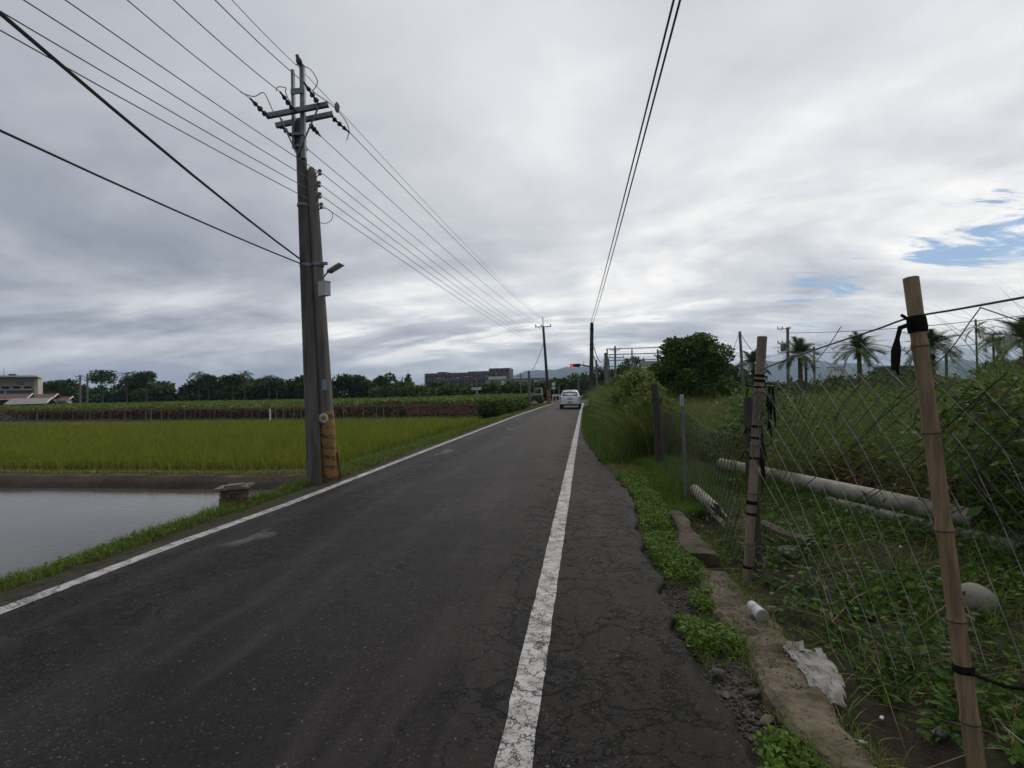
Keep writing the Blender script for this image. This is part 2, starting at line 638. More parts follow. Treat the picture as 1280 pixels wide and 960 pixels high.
def asphalt_mat():
    m = bpy.data.materials.new('asphalt')
    m.use_nodes = True
    q = NT(m.node_tree)
    out = q.n('ShaderNodeOutputMaterial')
    crack, pos, sx, where = crack_nodes(q)
    st = q.n('ShaderNodeTexVoronoi', {'Vector': pos, 'Scale': 85.0})
    st2 = q.n('ShaderNodeTexVoronoi', {'Vector': pos, 'Scale': 46.0})
    rnd = q.n('ShaderNodeSeparateColor', {0: st.outputs['Color']}).outputs[0]
    rnd2 = q.n('ShaderNodeSeparateColor', {0: st2.outputs['Color']}).outputs[0]
    patch = q.noise(pos, .8, 5, .6)
    fine = q.noise(pos, 60, 5, .7)
    base = q.mix(q.ramp(patch, .3, .7), (.0100, .0085, .0080, 1), (.0185, .0160, .0151, 1))
    base = q.mix(q.math('MULTIPLY', q.ramp(fine, .3, .7), .55), base, (.0065, .0056, .0053, 1))
    worn = q.noise(pos, 1.7, 4, .6)
    lng = q.noise(q.n('ShaderNodeMapping', {0: pos, 'Scale': (1.6, .22, 1)}).outputs[0], 1.0, 5, .65)
    base = q.mix(q.math('MULTIPLY', q.ramp(lng, .48, .66), .75), base, (.032, .0285, .0268, 1))
    base = q.mix(q.math('MULTIPLY', q.ramp(where, .62, .90), .55), base, (.0065, .0056, .0052, 1))
    thr = q.math('SUBTRACT', .965, q.math('MULTIPLY', q.ramp(q.math('ADD', q.math('MULTIPLY', worn, .5), q.math('MULTIPLY', patch, .5)), .42, .62), .24))
    chip = q.math('MULTIPLY', q.math('GREATER_THAN', rnd, thr), q.math('LESS_THAN', st.outputs['Distance'], .42))
    rnd3 = q.n('ShaderNodeSeparateColor', {0: st.outputs['Color']}).outputs[1]
    base = q.mix(q.math('MULTIPLY', chip, q.math('ADD', .12, q.math('MULTIPLY', q.math('POWER', rnd3, 2.2), .88))), base, (.105, .097, .088, 1))
    chip2 = q.math('MULTIPLY', q.math('GREATER_THAN', rnd2, .988), q.math('LESS_THAN', st2.outputs['Distance'], .30))
    base = q.mix(q.math('MULTIPLY', chip2, .6), base, (.20, .19, .18, 1))
    grey = q.math('MULTIPLY', q.math('GREATER_THAN', rnd2, .80), q.ramp(fine, .45, .6))
    base = q.mix(q.math('MULTIPLY', grey, .35), base, (.045, .040, .037, 1))
    # a few lighter, worn-smooth patches near the left edge
    pt = q.n('ShaderNodeMapping', {0: pos, 'Scale': (1, .55, 1)}).outputs[0]
    sc = q.noise(pt, 1.15, 3, .45)
    scx = q.math('MULTIPLY', q.ramp(sc, .655, .70), q.math('SUBTRACT', 1.0, q.ramp(sx.outputs[0], -3.2, -2.2)))
    base = q.mix(q.math('MULTIPLY', scx, .6), base, (.105, .10, .098, 1))
    dl = q.math('SUBTRACT', 1.0, q.ramp(q.math('ADD', sx.outputs[0], q.math('MULTIPLY', q.math('SUBTRACT', worn, .5), .8)), -4.50, -4.22))
    base = q.mix(q.math('MULTIPLY', dl, .55), base, (.060, .046, .034, 1))
    base = q.mix(q.math('MULTIPLY', crack, .85), base, (.006, .0055, .005, 1))
    rough = q.math('SUBTRACT', q.math('ADD', .58, q.math('MULTIPLY', fine, .22)), q.math('MULTIPLY', scx, .12))
    p = q.n('ShaderNodeBsdfPrincipled', {'Base Color': base, 'Roughness': rough, 'Specular IOR Level': .15})
    h = q.math('ADD', q.math('MULTIPLY', q.math('SUBTRACT', 1.0, st.outputs['Distance']), .28), q.math('MULTIPLY', fine, .5))
    h = q.math('SUBTRACT', h, q.math('MULTIPLY', crack, 2.0))
    bl = q.n('ShaderNodeBump', {'Strength': .8, 'Distance': .006, 'Height': h})
    b2 = q.n('ShaderNodeBump', {'Strength': .35, 'Distance': .05, 'Height': q.noise(pos, 2.2, 4, .6), 'Normal': bl.outputs[0]})
    q.put(p.inputs['Normal'], b2)
    q.put(out.inputs[0], p)
    MATS['asphalt'] = m


def paint_mat():
    m = bpy.data.materials.new('road_paint')
    m.use_nodes = True
    q = NT(m.node_tree)
    out = q.n('ShaderNodeOutputMaterial')
    crack, pos, sx, where = crack_nodes(q)
    fine = q.noise(pos, 90, 5, .75)
    mid = q.noise(pos, 7, 5, .65)
    base = q.mix(q.ramp(mid, .3, .75), (.50, .49, .475, 1), (.33, .32, .31, 1))
    wear = q.ramp(q.math('ADD', q.math('MULTIPLY', fine, .75), q.math('MULTIPLY', mid, .42)), .575, .70)
    base = q.mix(q.math('MULTIPLY', wear, .85), base, (.07, .066, .063, 1))
    base = q.mix(q.math('MULTIPLY', crack, .95), base, (.010, .009, .009, 1))
    p = q.n('ShaderNodeBsdfPrincipled', {'Base Color': base, 'Roughness': .65, 'Specular IOR Level': .35})
    h = q.math('SUBTRACT', q.math('MULTIPLY', fine, .6), q.math('MULTIPLY', crack, 2.0))
    q.put(p.inputs['Normal'], q.n('ShaderNodeBump', {'Strength': .7, 'Distance': .006, 'Height': h}))
    q.put(out.inputs[0], p)
    MATS['road_paint'] = m


asphalt_mat()
paint_mat()


def steps(y0, y1):
    r = [y0]
    while r[-1] < y1:
        r.append(r[-1] + max(.05, abs(r[-1]) * .012))
    return np.array(r)


def make_road():
    ys = steps(-8, 64)
    n = len(ys)
    exr = np.interp(ys, EDGE_Y, EDGE_X) + (vnoise(ys, ys * 0, 6, 7) - .5) * .10 + (vnoise(ys, ys * 0, 17, 8) - .5) * .05
    exl = lineL(ys) - .20 + (vnoise(ys, ys * 0, 4, 9) - .5) * .10
    mid = [lineL(ys) * (1 - k) + lineR(ys) * k for k in (0, .25, .5, .75, 1)]
    rows = [np.stack([exl, ys, ys * 0 - .09], 1), np.stack([exl, ys, ys * 0 - .012], 1), np.stack([exl + .03, ys, ys * 0], 1)]
    rows += [np.stack([a, ys, ys * 0], 1) for a in mid]
    rows += [np.stack([exr - .035, ys, ys * 0], 1), np.stack([exr, ys, ys * 0 - .015], 1), np.stack([exr + .01, ys, ys * 0 - .10], 1)]
    v = np.stack(rows, 1)
    k = v.shape[1]
    i = np.arange(n - 1)[:, None] * k + np.arange(k - 1)[None]
    f = np.stack([i, i + 1, i + k + 1, i + k], -1).reshape(-1, 4)
    tag(arr_obj('road', v, f, 'asphalt'), 'narrow cracked asphalt farm road', kind='structure')
    # the crossing beyond the car
    o = MB().add([(-40, 62, -.012), (60, 62, -.012), (60, 72, -.012), (-40, 72, -.012)], [(0, 1, 2, 3)]).build('cross_road', 'asphalt')
    tag(o, 'cross road at the traffic signal', kind='structure')
    for nm, fn, w, lab in (('edge_line', lineL, .145, 'thin'), ('edge_line', lineR, .155, 'wide')):
        yy = steps(-6, 58)
        a = fn(yy)
        ja = (vnoise(yy, yy * 0, 9, 21) - .5) * .012
        jb = (vnoise(yy, yy * 0, 9, 22) - .5) * .012
        v = np.stack([np.stack([a - w / 2 + ja, yy, yy * 0 + .004], 1), np.stack([a + w / 2 + jb, yy, yy * 0 + .004], 1)], 1)
        m_ = len(yy)
        i = np.arange(m_ - 1) * 2
        f = np.stack([i, i + 1, i + 3, i + 2], -1)
        tag(arr_obj(nm, v, f, 'road_paint'), 'worn white edge line painted on the road', kind='structure')


make_road()


# ------------------------------------------------------------------ flooded paddy
def make_pond():
    m = bpy.data.materials.new('pond_water')
    m.use_nodes = True
    q = NT(m.node_tree)
    out = q.n('ShaderNodeOutputMaterial')
    pos = q.n('ShaderNodeNewGeometry').outputs['Position']
    nz = q.noise(pos, .5, 4, .6)
    c = q.mix(q.ramp(nz, .3, .7), (.085, .075, .062, 1), (.060, .054, .047, 1))
    p = q.n('ShaderNodeBsdfPrincipled', {'Base Color': c, 'Roughness': .10, 'IOR': 1.33})
    mp = q.n('ShaderNodeMapping', {0: pos, 'Scale': (1, 1.6, 1)}).outputs[0]
    h = q.noise(mp, 5.5, 4, .55)
    q.put(p.inputs['Normal'], q.n('ShaderNodeBump', {'Strength': .10, 'Distance': .03, 'Height': h}))
    q.put(out.inputs[0], p)
    o = MB().add([(-70, -30, WATER), (-4.9, -30, WATER), (-4.9, 10.9, WATER), (-70, 10.9, WATER)], [(0, 1, 2, 3)]).build('pond', m)
    tag(o, 'flooded paddy with still grey water', kind='structure')


make_pond()

# ------------------------------------------------------------------ common materials
foliage_mat('leaf', .30, .55, tint=(1.28, 1.28, 1.12), spec=.12)
foliage_mat('leaf_dark', .18, .6, tint=(1.15, 1.2, 1.05), spec=.08)
mat('concrete_pole', (.135, .122, .105), (.055, .050, .044), .9, 5.0, .6, 40, stretch=(1.6, 1.6, .16), detail=8)
mat('concrete_pole_light', (.185, .165, .14), (.080, .072, .062), .9, 5.0, .6, 40, stretch=(1.6, 1.6, .16), detail=8)
mat('far_pole', (.16, .15, .14), (.10, .095, .09), .85, 3.0)
mat('dark_pole', (.045, .040, .036), (.028, .026, .024), .85, 3.0)
mat('galvanised', (.20, .22, .235), (.13, .145, .16), .5, 9, .15, 60, metal=.35)
mat('insulator', (.045, .040, .042), (.028, .026, .028), .28, 9)
mat('insulator_grey', (.20, .20, .21), (.13, .13, .14), .35, 9)
mat('black_cable', (.018, .018, .019), (.012, .012, .012), .6, 9)
mat('bare_wire', (.075, .078, .085), (.05, .052, .056), .5, 9)
mat('box_grey', (.42, .43, .44), (.33, .34, .35), .5, 7)
mat('rust', (.10, .05, .03), (.05, .03, .022), .85, 20)
mat('white_paint', (.62, .62, .60), (.45, .45, .43), .6, 5)
mat('tyre', (.015, .015, .016), (.010, .010, .010), .8, 30)
mat('dark_glass', (.012, .014, .016), (.018, .02, .022), .06, 3, spec=.8)


# ------------------------------------------------------------------ power poles by the road
def wire(name, pts, r, m, label, group, n=5):
    o = MB().tube(pts, r, n).build(name, m, origin=pts[0], smooth=True)
    return tag(o, label, 'wire', group)


def sag(a, b, s, n=16):
    a, b = Vector(a), Vector(b)
    return [a.lerp(b, k / n) - Vector((0, 0, s * 4 * (k / n) * (1 - k / n))) for k in range(n + 1)]


def insulator_string(parent, a, b, nd=3, r=.052):
    a, b = Vector(a), Vector(b)
    prof = [(0, .012), (.10, .012)]
    for k in range(nd):
        f0 = .12 + k * .76 / nd
        w = .76 / nd
        rr = r * (1.0 if k < nd - 1 else .8)
        prof += [(f0, .018), (f0 + w * .15, rr), (f0 + w * .45, rr * .92), (f0 + w * .6, .026), (f0 + w * .95, .018)]
    prof += [(.93, .02), (1, .016)]
    return MB().lathe(a, b, prof, 10).build('insulator_string', 'insulator', parent, smooth=True)


P1B, P1T = Vector((-4.99, 8.87, -.15)), Vector((-5.22, 8.95, 6.75))
P2B, P2T = Vector((-4.83, 9.12, -.15)), Vector((-5.03, 8.99, 5.88))


def on_pole(b, t, z):
    return b.lerp(t, (z - b.z) / (t.z - b.z))


POLE2B = Vector((-4.30, 60.1, -.1))
POLE2T = D(679, 407, 60.3)


def make_main_pole():
    t = thing('utility_pole', 'tall concrete power pole with double steel crossarm and insulators beside flooded paddy', 'utility pole', P1B)
    MB().lathe(P1B, P1T, [(0, .135), (.25, .125), (.5, .113), (.75, .10), (.985, .088), (1, .075)], 20).build('shaft', 'concrete_pole', t, smooth=True)
    ends = []
    for (l, r, dz) in (((331, 143), (409, 128), 9.38), ((343, 155), (415, 140), 9.70)):
        a, b = D(*l, dz), D(*r, dz)
        ax = (b - a).normalized()
        rot = Matrix((ax, Vector((0, 0, 1)).cross(ax).normalized(), ax.cross(Vector((0, 0, 1)).cross(ax).normalized()))).transposed()
        MB().box((a + b) / 2, ((b - a).length, .07, .085), rot=rot).build('crossarm', 'galvanised', t)
        ends.append((a, b))
    pc = on_pole(P1B, P1T, 6.3)
    for sgn, e in ((0, ends[0]), (1, ends[0])):
        q_ = e[0].lerp(e[1], .22 if sgn == 0 else .86)
        MB().tube([q_ + Vector((0, -.045, -.04)), pc + Vector((0, -.13, -.25))], .015, 6).build('brace', 'galvanised', t)
    # steel extension that carries the top wire
    top = P1T
    for dx, h0, h1, w in ((-.06, -.55, .93, .05), (.13, -.75, 1.0, .085)):
        MB().box((top.x + dx - .01, top.y - .10, top.z + (h0 + h1) / 2), (w, .06, h1 - h0)).build('extension_post', 'galvanised', t)
    MB().box((top.x + .03, top.y - .14, top.z + .50), (.24, .03, .10)).build('cleat', 'galvanised', t)
    MB().box((top.x + .03, top.y - .14, top.z - .3), (.26, .03, .05)).build('cleat', 'galvanised', t)
    MB().lathe((top.x + .10, top.y - .12, top.z + .98), (top.x + .055, top.y - .16, top.z + 1.16), [(0, .03), (.2, .055), (.5, .06), (.7, .04), (1, .035)]).build('insulator', 'insulator', t, smooth=True)
    S = {}
    S['L1'] = (D(333, 144, 9.34), D(310, 120, 8.95))
    S['L2'] = (D(345, 152, 9.72), D(368, 172, 10.05))
    S['M1'] = (D(366, 136, 9.34), D(348, 112, 8.95))
    S['M2'] = (D(385, 153, 9.72), D(399, 168, 10.05))
    S['R1'] = (D(397, 128, 9.34), D(378, 100, 8.95))
    S['R2'] = (D(412, 143, 9.72), D(436, 164, 10.05))
    for k in S.values():
        insulator_string(t, *k)
    p = D(420, 132, 9.45)
    MB().lathe(p - Vector((0, 0, .09)), p + Vector((0, 0, .09)), [(0, .02), (.25, .045), (.45, .04), (.55, .052), (.8, .045), (1, .025)]).build('pin_insulator', 'insulator_grey', t, smooth=True)

    def curve(*px, dep=9.3):
        P = [D(x, y, dep + (d[0] if d else 0)) for x, y, *d in px]
        out = []
        for i in range(len(P) - 1):
            p0, p1, p2, p3 = P[max(i - 1, 0)], P[i], P[i + 1], P[min(i + 2, len(P) - 1)]
            for k in range(5):
                s = k / 5
                out.append(.5 * ((2 * p1) + (p2 - p0) * s + (2 * p0 - 5 * p1 + 4 * p2 - p3) * s * s + (3 * p1 - p0 - 3 * p2 + p3) * s ** 3))
        return out + [P[-1]]
    for c in (curve((299, 113, -.35), (315, 118), (327, 113), (334, 125), (341, 139, .2), (352, 148, .5)),
              curve((343, 111, -.35), (345, 106), (355, 107), (355, 113, .1), (362, 130, .4)),
              curve((379, 102, -.3), (395, 116), (412, 128), (428, 145, .4), (435, 160, .7), (432, 174, .75)),
              curve((368, 77, -.1), (385, 83), (395, 99), (389, 111, .3))):
        MB().tube(c, .008, 5).build('jumper_wire', 'black_cable', t, smooth=True)
    # band irons where the cables are tied
    for z in (4.02, 5.15, 6.25):
        c = on_pole(P1B, P1T, z)
        MB().lathe(c - Vector((0, 0, .025)), c + Vector((0, 0, .025)), [(0, .116), (1, .116)], 20).build('band', 'galvanised', t, smooth=True)
    return t, S


def stripe_mat(name, c1, c2, freq, slope, wear=.3):
    m = bpy.data.materials.new(name)
    m.use_nodes = True
    q = NT(m.node_tree)
    out = q.n('ShaderNodeOutputMaterial')
    oc = q.n('ShaderNodeTexCoord').outputs['Object']
    s = q.n('ShaderNodeSeparateXYZ', {0: oc})
    ang = q.math('ARCTAN2', s.outputs[1], s.outputs[0])
    v = q.math('FRACT', q.math('ADD', q.math('MULTIPLY', s.outputs[2], freq), q.math('MULTIPLY', ang, slope)))
    nz = q.noise(oc, 16, 5, .65)
    st = q.math('MULTIPLY', q.ramp(v, .55, .58), q.ramp(nz, wear, wear + .1))
    nz2 = q.noise(oc, 6, 6, .65)
    base = q.mix(q.ramp(nz2, .3, .75), c1 + (1,), tuple(k * .55 for k in c1) + (1,))
    base = q.mix(st, base, c2 + (1,))
    p = q.n('ShaderNodeBsdfPrincipled', {'Base Color': base, 'Roughness': .6})
    q.put(p.inputs['Normal'], q.n('ShaderNodeBump', {'Strength': .3, 'Distance': .01, 'Height': nz}))
    q.put(out.inputs[0], p)
    MATS[name] = m


stripe_mat('hazard_sleeve', (.30, .155, .042), (.035, .030, .026), 5.2, 1 / (2 * math.pi), .46)
stripe_mat('hazard_far', (.45, .20, .08), (.03, .03, .03), 2.6, 2 / (2 * math.pi), .1)


def make_short_pole():
    t = thing('utility_pole', 'shorter concrete pole wearing a faded orange hazard sleeve, with a rack of spool insulators', 'utility pole', P2B)
    MB().lathe(P2B, P2T, [(0, .15), (.3, .138), (.6, .118), (.9, .096), (.97, .09), (.99, .075), (1, .045)], 20).build('shaft', 'concrete_pole_light', t, smooth=True)
    a, b = on_pole(P2B, P2T, .0), on_pole(P2B, P2T, 1.28)
    s = MB().lathe(a, b, [(0, .155), (.02, .158), (.98, .150), (1, .147)], 24).build('hazard_sleeve', 'hazard_sleeve', t, smooth=True)
    s['label'] = 'faded orange sleeve with worn black stripes'
    d = on_pole(P2B, P2T, 1.16) + Vector((.035, -.152, 0))
    MB().lathe(d, d + Vector((.004, -.012, 0)), [(0, .085), (.8, .085), (1, .08)], 20).build('number_disc', mat('disc_white', (.55, .54, .5), (.38, .37, .34), .6, 12), t)
    MB().lathe(d + Vector((.004, -.0125, 0)), d + Vector((.005, -.0165, 0)), [(0, .05), (1, .05)], 20).build('disc_centre', mat('disc_mark', (.30, .20, .09), (.2, .14, .07), .6, 12), t)
    d = on_pole(P2B, P2T, 1.78) + Vector((.075, -.120, 0))
    MB().box(d, (.09, .02, .20), rz=.55).build('number_plate', mat('plate_blue', (.20, .26, .30), (.14, .18, .21), .5, 12), t)
    MB().tube([on_pole(P2B, P2T, .0) + Vector((-.175, -.06, .0)), on_pole(P2B, P2T, .75) + Vector((-.16, -.06, 0)), on_pole(P2B, P2T, 1.3) + Vector((-.13, -.05, 0))], .017, 7).build('conduit', mat('conduit_white', (.40, .40, .38), (.28, .28, .26), .6, 8), t, smooth=True)
    MB().tube([on_pole(P2B, P2T, .0) + Vector((.20, .06, .0)), on_pole(P2B, P2T, .5) + Vector((.155, .05, 0))], .02, 7).build('stake', 'rust', t, smooth=True)
    R = []
    for k, (px, py) in enumerate(((398, 214), (397, 229), (398, 243), (400, 256))):
        c = D(px, py, 9.45)
        ax = on_pole(P2B, P2T, c.z)
        MB().tube([ax + Vector((.09, -.02, .03)), c + Vector((0, 0, .045)), c + Vector((.02, 0, .045)), c + Vector((.02, 0, -.045)), c + Vector((0, 0, -.045)), ax + Vector((.09, -.02, -.03))], .010, 6).build('rack_clevis', 'galvanised', t)
        MB().lathe(c - Vector((-.01, 0, .05)), c + Vector((.01, 0, .05)), [(0, .03), (.2, .038), (.5, .022), (.8, .038), (1, .03)], 10).build('spool_insulator', 'insulator_grey', t, smooth=True)
        R.append(c)
    c = on_pole(P2B, P2T, 4.05)
    MB().lathe(c - Vector((0, 0, .03)), c + Vector((0, 0, .03)), [(0, .134), (1, .134)], 20).build('cable_clamp', 'galvanised', t, smooth=True)
    MB().box(c + Vector((.17, -.05, 0)), (.13, .05, .05)).build('cable_bolt', 'galvanised', t)
    ring = []
    for k in range(17):
        th = -2.2 + k / 16 * 4.6
        ring.append(D(404 + 11 * math.cos(th), 269 + 9.5 * math.sin(th), 9.4))
    MB().tube(ring, .006, 5).build('cable_loop', 'black_cable', t, smooth=True)
    return t, R


main_pole, STR = make_main_pole()
short_pole, RACK = make_short_pole()


def make_lamp():
    c = D(405, 361, 9.28)
    t = thing('street_lamp', 'small solar street lamp with grey battery box strapped to the hazard-sleeved pole', 'street lamp', c)
    bx = MB().box(c, (.17, .13, .25), rz=-.35).build('battery_box', 'box_grey', t)
    MB().box(c + Vector((0, 0, .13)), (.185, .145, .018), rz=-.35).build('box_lid', 'box_grey', bx)
    MB().box(c + Vector((-.07, .10, .02)), (.08, .1, .16)).build('bracket', 'galvanised', t)
    MB().tube([D(402, 354, 9.25), D(403.5, 347, 9.22), D(407, 342, 9.2), D(413, 337, 9.18)], .014, 7).build('arm', 'galvanised', t, smooth=True)
    a, b = D(410, 339.5, 9.2), D(427, 329, 9.1)
    ax = (b - a).normalized()
    sd = Vector((.35, .93, 0)).normalized()
    sd = (sd - ax * sd.dot(ax)).normalized()
    rot = Matrix((ax, sd, ax.cross(sd))).transposed()
    h = MB().box((a + b) / 2, ((b - a).length, .13, .04), rot=rot, taper=.85).build('lamp_head', mat('lamp_grey', (.16, .165, .17), (.11, .115, .12), .5, 12), t)
    MB().box((a + b) / 2 - rot @ Vector((-.03, 0, .024)), ((b - a).length * .65, .10, .008), rot=rot).build('lens', mat('lens', (.5, .5, .46), (.45, .45, .42), .25, 12), h)


make_lamp()


def far_pole(base, top, r0, r1, arms, label, group=None, m='far_pole', cat='utility pole', ins=True, ext=0.0, extra=None):
    t = thing('utility_pole', label, cat, base, group)
    base, top = Vector(base), Vector(top)
    MB().lathe(base - Vector((0, 0, .2)), top, [(0, r0), (.5, (r0 + r1) / 2), (.99, r1), (1, r1 * .7)], 10).build('shaft', m, t, smooth=True)
    if ext:
        MB().box(top + Vector((0, -r1 - .04, ext / 2 - .25)), (.09, .06, ext + .5)).build('extension_post', 'galvanised', t)
    for (dz, l, off) in arms:
        c = on_pole(base, top, top.z - dz) + Vector((off, -r1 - .05, 0))
        a = MB().box(c, (l, .09, .10)).build('crossarm', 'galvanised', t)
        if ins:
            for sx in (-.46, -.12, .46):
                MB().lathe(c + Vector((sx * l, 0, .051)), c + Vector((sx * l, 0, .30)), [(0, .03), (.3, .07), (.6, .05), (.8, .07), (1, .03)], 7).build('insulator', 'insulator', a, smooth=True)
            for sx in (-.3, .3):
                MB().tube([c + Vector((sx * l, -.02, -.05)), c + Vector((0, .0, -.45))], .02, 5).build('brace', 'galvanised', a)
    return t


# second pole on the left of the road, and the one on the right
fp = far_pole(POLE2B, POLE2T, .20, .13, [(.15, 1.9, 0)], 'distant crossarm power pole with striped orange base at left road edge', m='dark_pole', ext=1.0)
c0 = POLE2B + Vector((0, 0, .0))
MB().lathe(c0, c0 + Vector((-.01, 0, 1.7)), [(0, .225), (1, .21)], 14).build('hazard_sleeve', 'hazard_far', fp, smooth=True)
pR_b, pR_t = Vector((.42, 44.3, -.1)), D(740, 403, 44)
rp = far_pole(pR_b, pR_t, .20, .15, [], 'bare dark pole carrying two black cables at right road edge', m='dark_pole')
for dz in (.6, 1.9, 2.3):
    c = on_pole(pR_b, pR_t, pR_t.z - dz)
    MB().lathe(c - Vector((0, 0, .05)), c + Vector((0, 0, .05)), [(0, .19), (1, .19)], 10).build('band', 'dark_pole', rp)
for z in (.25, .65):
    MB().box((.40, 44.08, z), (.10, .03, .10)).build('reflector', mat('amber', (.75, .52, .25), (.7, .45, .2), .4, 5), rp)

# ------------------------------------------------------------------ overhead wires
GW = 'wires strung between the roadside power poles'


def back_wire(a, edge_px, z_edge, r, m, label, sg=.0):
    """from a pole towards the next pole behind the viewer, passing the sight line edge_px at height z_edge"""
    u, v = lev(*edge_px)
    Z = (z_edge - H) * F / (HV - v)
    e = D(*edge_px, Z)
    far = a + (e - a) * 5.0
    pts = []
    for k in range(25):
        f = k / 24
        p = a.lerp(far, f)
        # a gentle sag that leaves the two fixed points where they are
        p.z += sg * (f - .2) * f * 6
        pts.append(p)
    wire('power_line', pts, r, m, label, GW)


lab3 = 'thin wire over the paddy from the %s of the tall pole crossarm'
back_wire(STR['L1'][1], (160, 0), 6.35, .0075, 'bare_wire', lab3 % 'paddy-side end', .5)
back_wire(STR['M1'][1], (218, 0), 6.45, .0075, 'bare_wire', lab3 % 'middle', .5)
back_wire(STR['R1'][1], (270, 0), 6.5, .0075, 'bare_wire', lab3 % 'road-side end', .5)
back_wire(D(369, 79, 9.4), (291, 0), 7.4, .006, 'bare_wire', 'topmost thin wire on the steel extension of the tall pole', .3)
lab4 = 'thin wire over the paddy from the %s spool of the shorter pole'
NTH = ('topmost', 'second', 'third', 'lowest')
for c, nth, e, ze in zip(RACK, NTH, ((83, 0), (31, 0), (0, 13), (0, 37)), (5.35, 5.15, 4.95, 4.8)):
    back_wire(c + Vector((0, -.04, 0)), e, ze, .0065, 'bare_wire', lab4 % nth, .4)
cl = on_pole(P1B, P1T, 4.05) + Vector((.0, -.125, .03))
back_wire(cl, (0, 17), 4.15, .016, 'black_cable', 'thick black cable tied halfway up the twin concrete poles', .8)
back_wire(cl + Vector((0, 0, -.07)), (0, 163), 3.85, .012, 'black_cable', 'black cable tied lowest on the twin concrete poles', .5)

lab5 = 'thin wire from the %s of the tall pole crossarm to the distant crossarm pole'
arm2 = POLE2T + Vector((0, -.2, .15))
wire('power_line', sag(STR['L2'][1], arm2 + Vector((-.87, 0, .0)), .45), .0085, 'bare_wire', lab5 % 'paddy-side end', GW)
wire('power_line', sag(STR['M2'][1], arm2 + Vector((-.25, 0, .0)), .45), .0085, 'bare_wire', lab5 % 'middle', GW)
wire('power_line', sag(STR['R2'][1], arm2 + Vector((.87, 0, .0)), .45), .0085, 'bare_wire', lab5 % 'road-side end', GW)
wire('power_line', sag(D(370, 79, 9.4), POLE2T + Vector((0, -.2, .95)), .4), .0065, 'bare_wire', 'topmost thin wire running on to the distant crossarm pole', GW)
for k, c in enumerate(RACK):
    p = on_pole(POLE2B, POLE2T, POLE2T.z - 1.35 - .32 * k) + Vector((-.15, -.1, 0))
    wire('power_line', sag(c + Vector((.03, .03, 0)), p, .42), .0075, 'bare_wire', 'thin wire from the %s spool of the shorter pole to the distant crossarm pole' % NTH[k], GW)
# service drop from the far pole down to the left
a = on_pole(POLE2B, POLE2T, POLE2T.z - 2.2) + Vector((-.16, -.05, 0))
wire('service_cable', sag(a, D(664, 464, 58), .35), .03, 'black_cable', 'service cable dropping from the distant crossarm pole to a short post', GW)
# twin cables above the right edge of the road
for k, (px, dx) in enumerate(((843, 0), (851, .16))):
    b = pR_t + Vector((-.10 + dx, -.12, -.05 - .10 * k))
    u, v = lev(px, 0)
    Z = (6.55 - H) * F / (HV - v)
    e = D(px, 0, Z)
    far = b + (e - b) * 1.6
    pts = []
    for j in range(33):
        f = j / 32
        p = b.lerp(far, f)
        s = f * 1.6
        p.z -= .55 * 4 * s * (1 - s) * .28
        pts.append(p)
    wire('power_line', pts, .017, 'black_cable', ('black cable running high above the right road edge, %s of the twin pair' % ('upper', 'lower')[k]), 'twin cables above the right road edge')


# ------------------------------------------------------------------ rice field
GREEN = [(.115, .165, .018), (.140, .180, .024), (.090, .140, .017)]
YEL = [(.27, .205, .032), (.21, .185, .030)]
LUSH = [(.062, .112, .016), (.085, .145, .022), (.105, .160, .028)]
DARKG = [(.026, .050, .013), (.034, .062, .016), (.045, .075, .020)]
DRY = [(.19, .135, .062), (.14, .10, .050), (.24, .18, .09)]


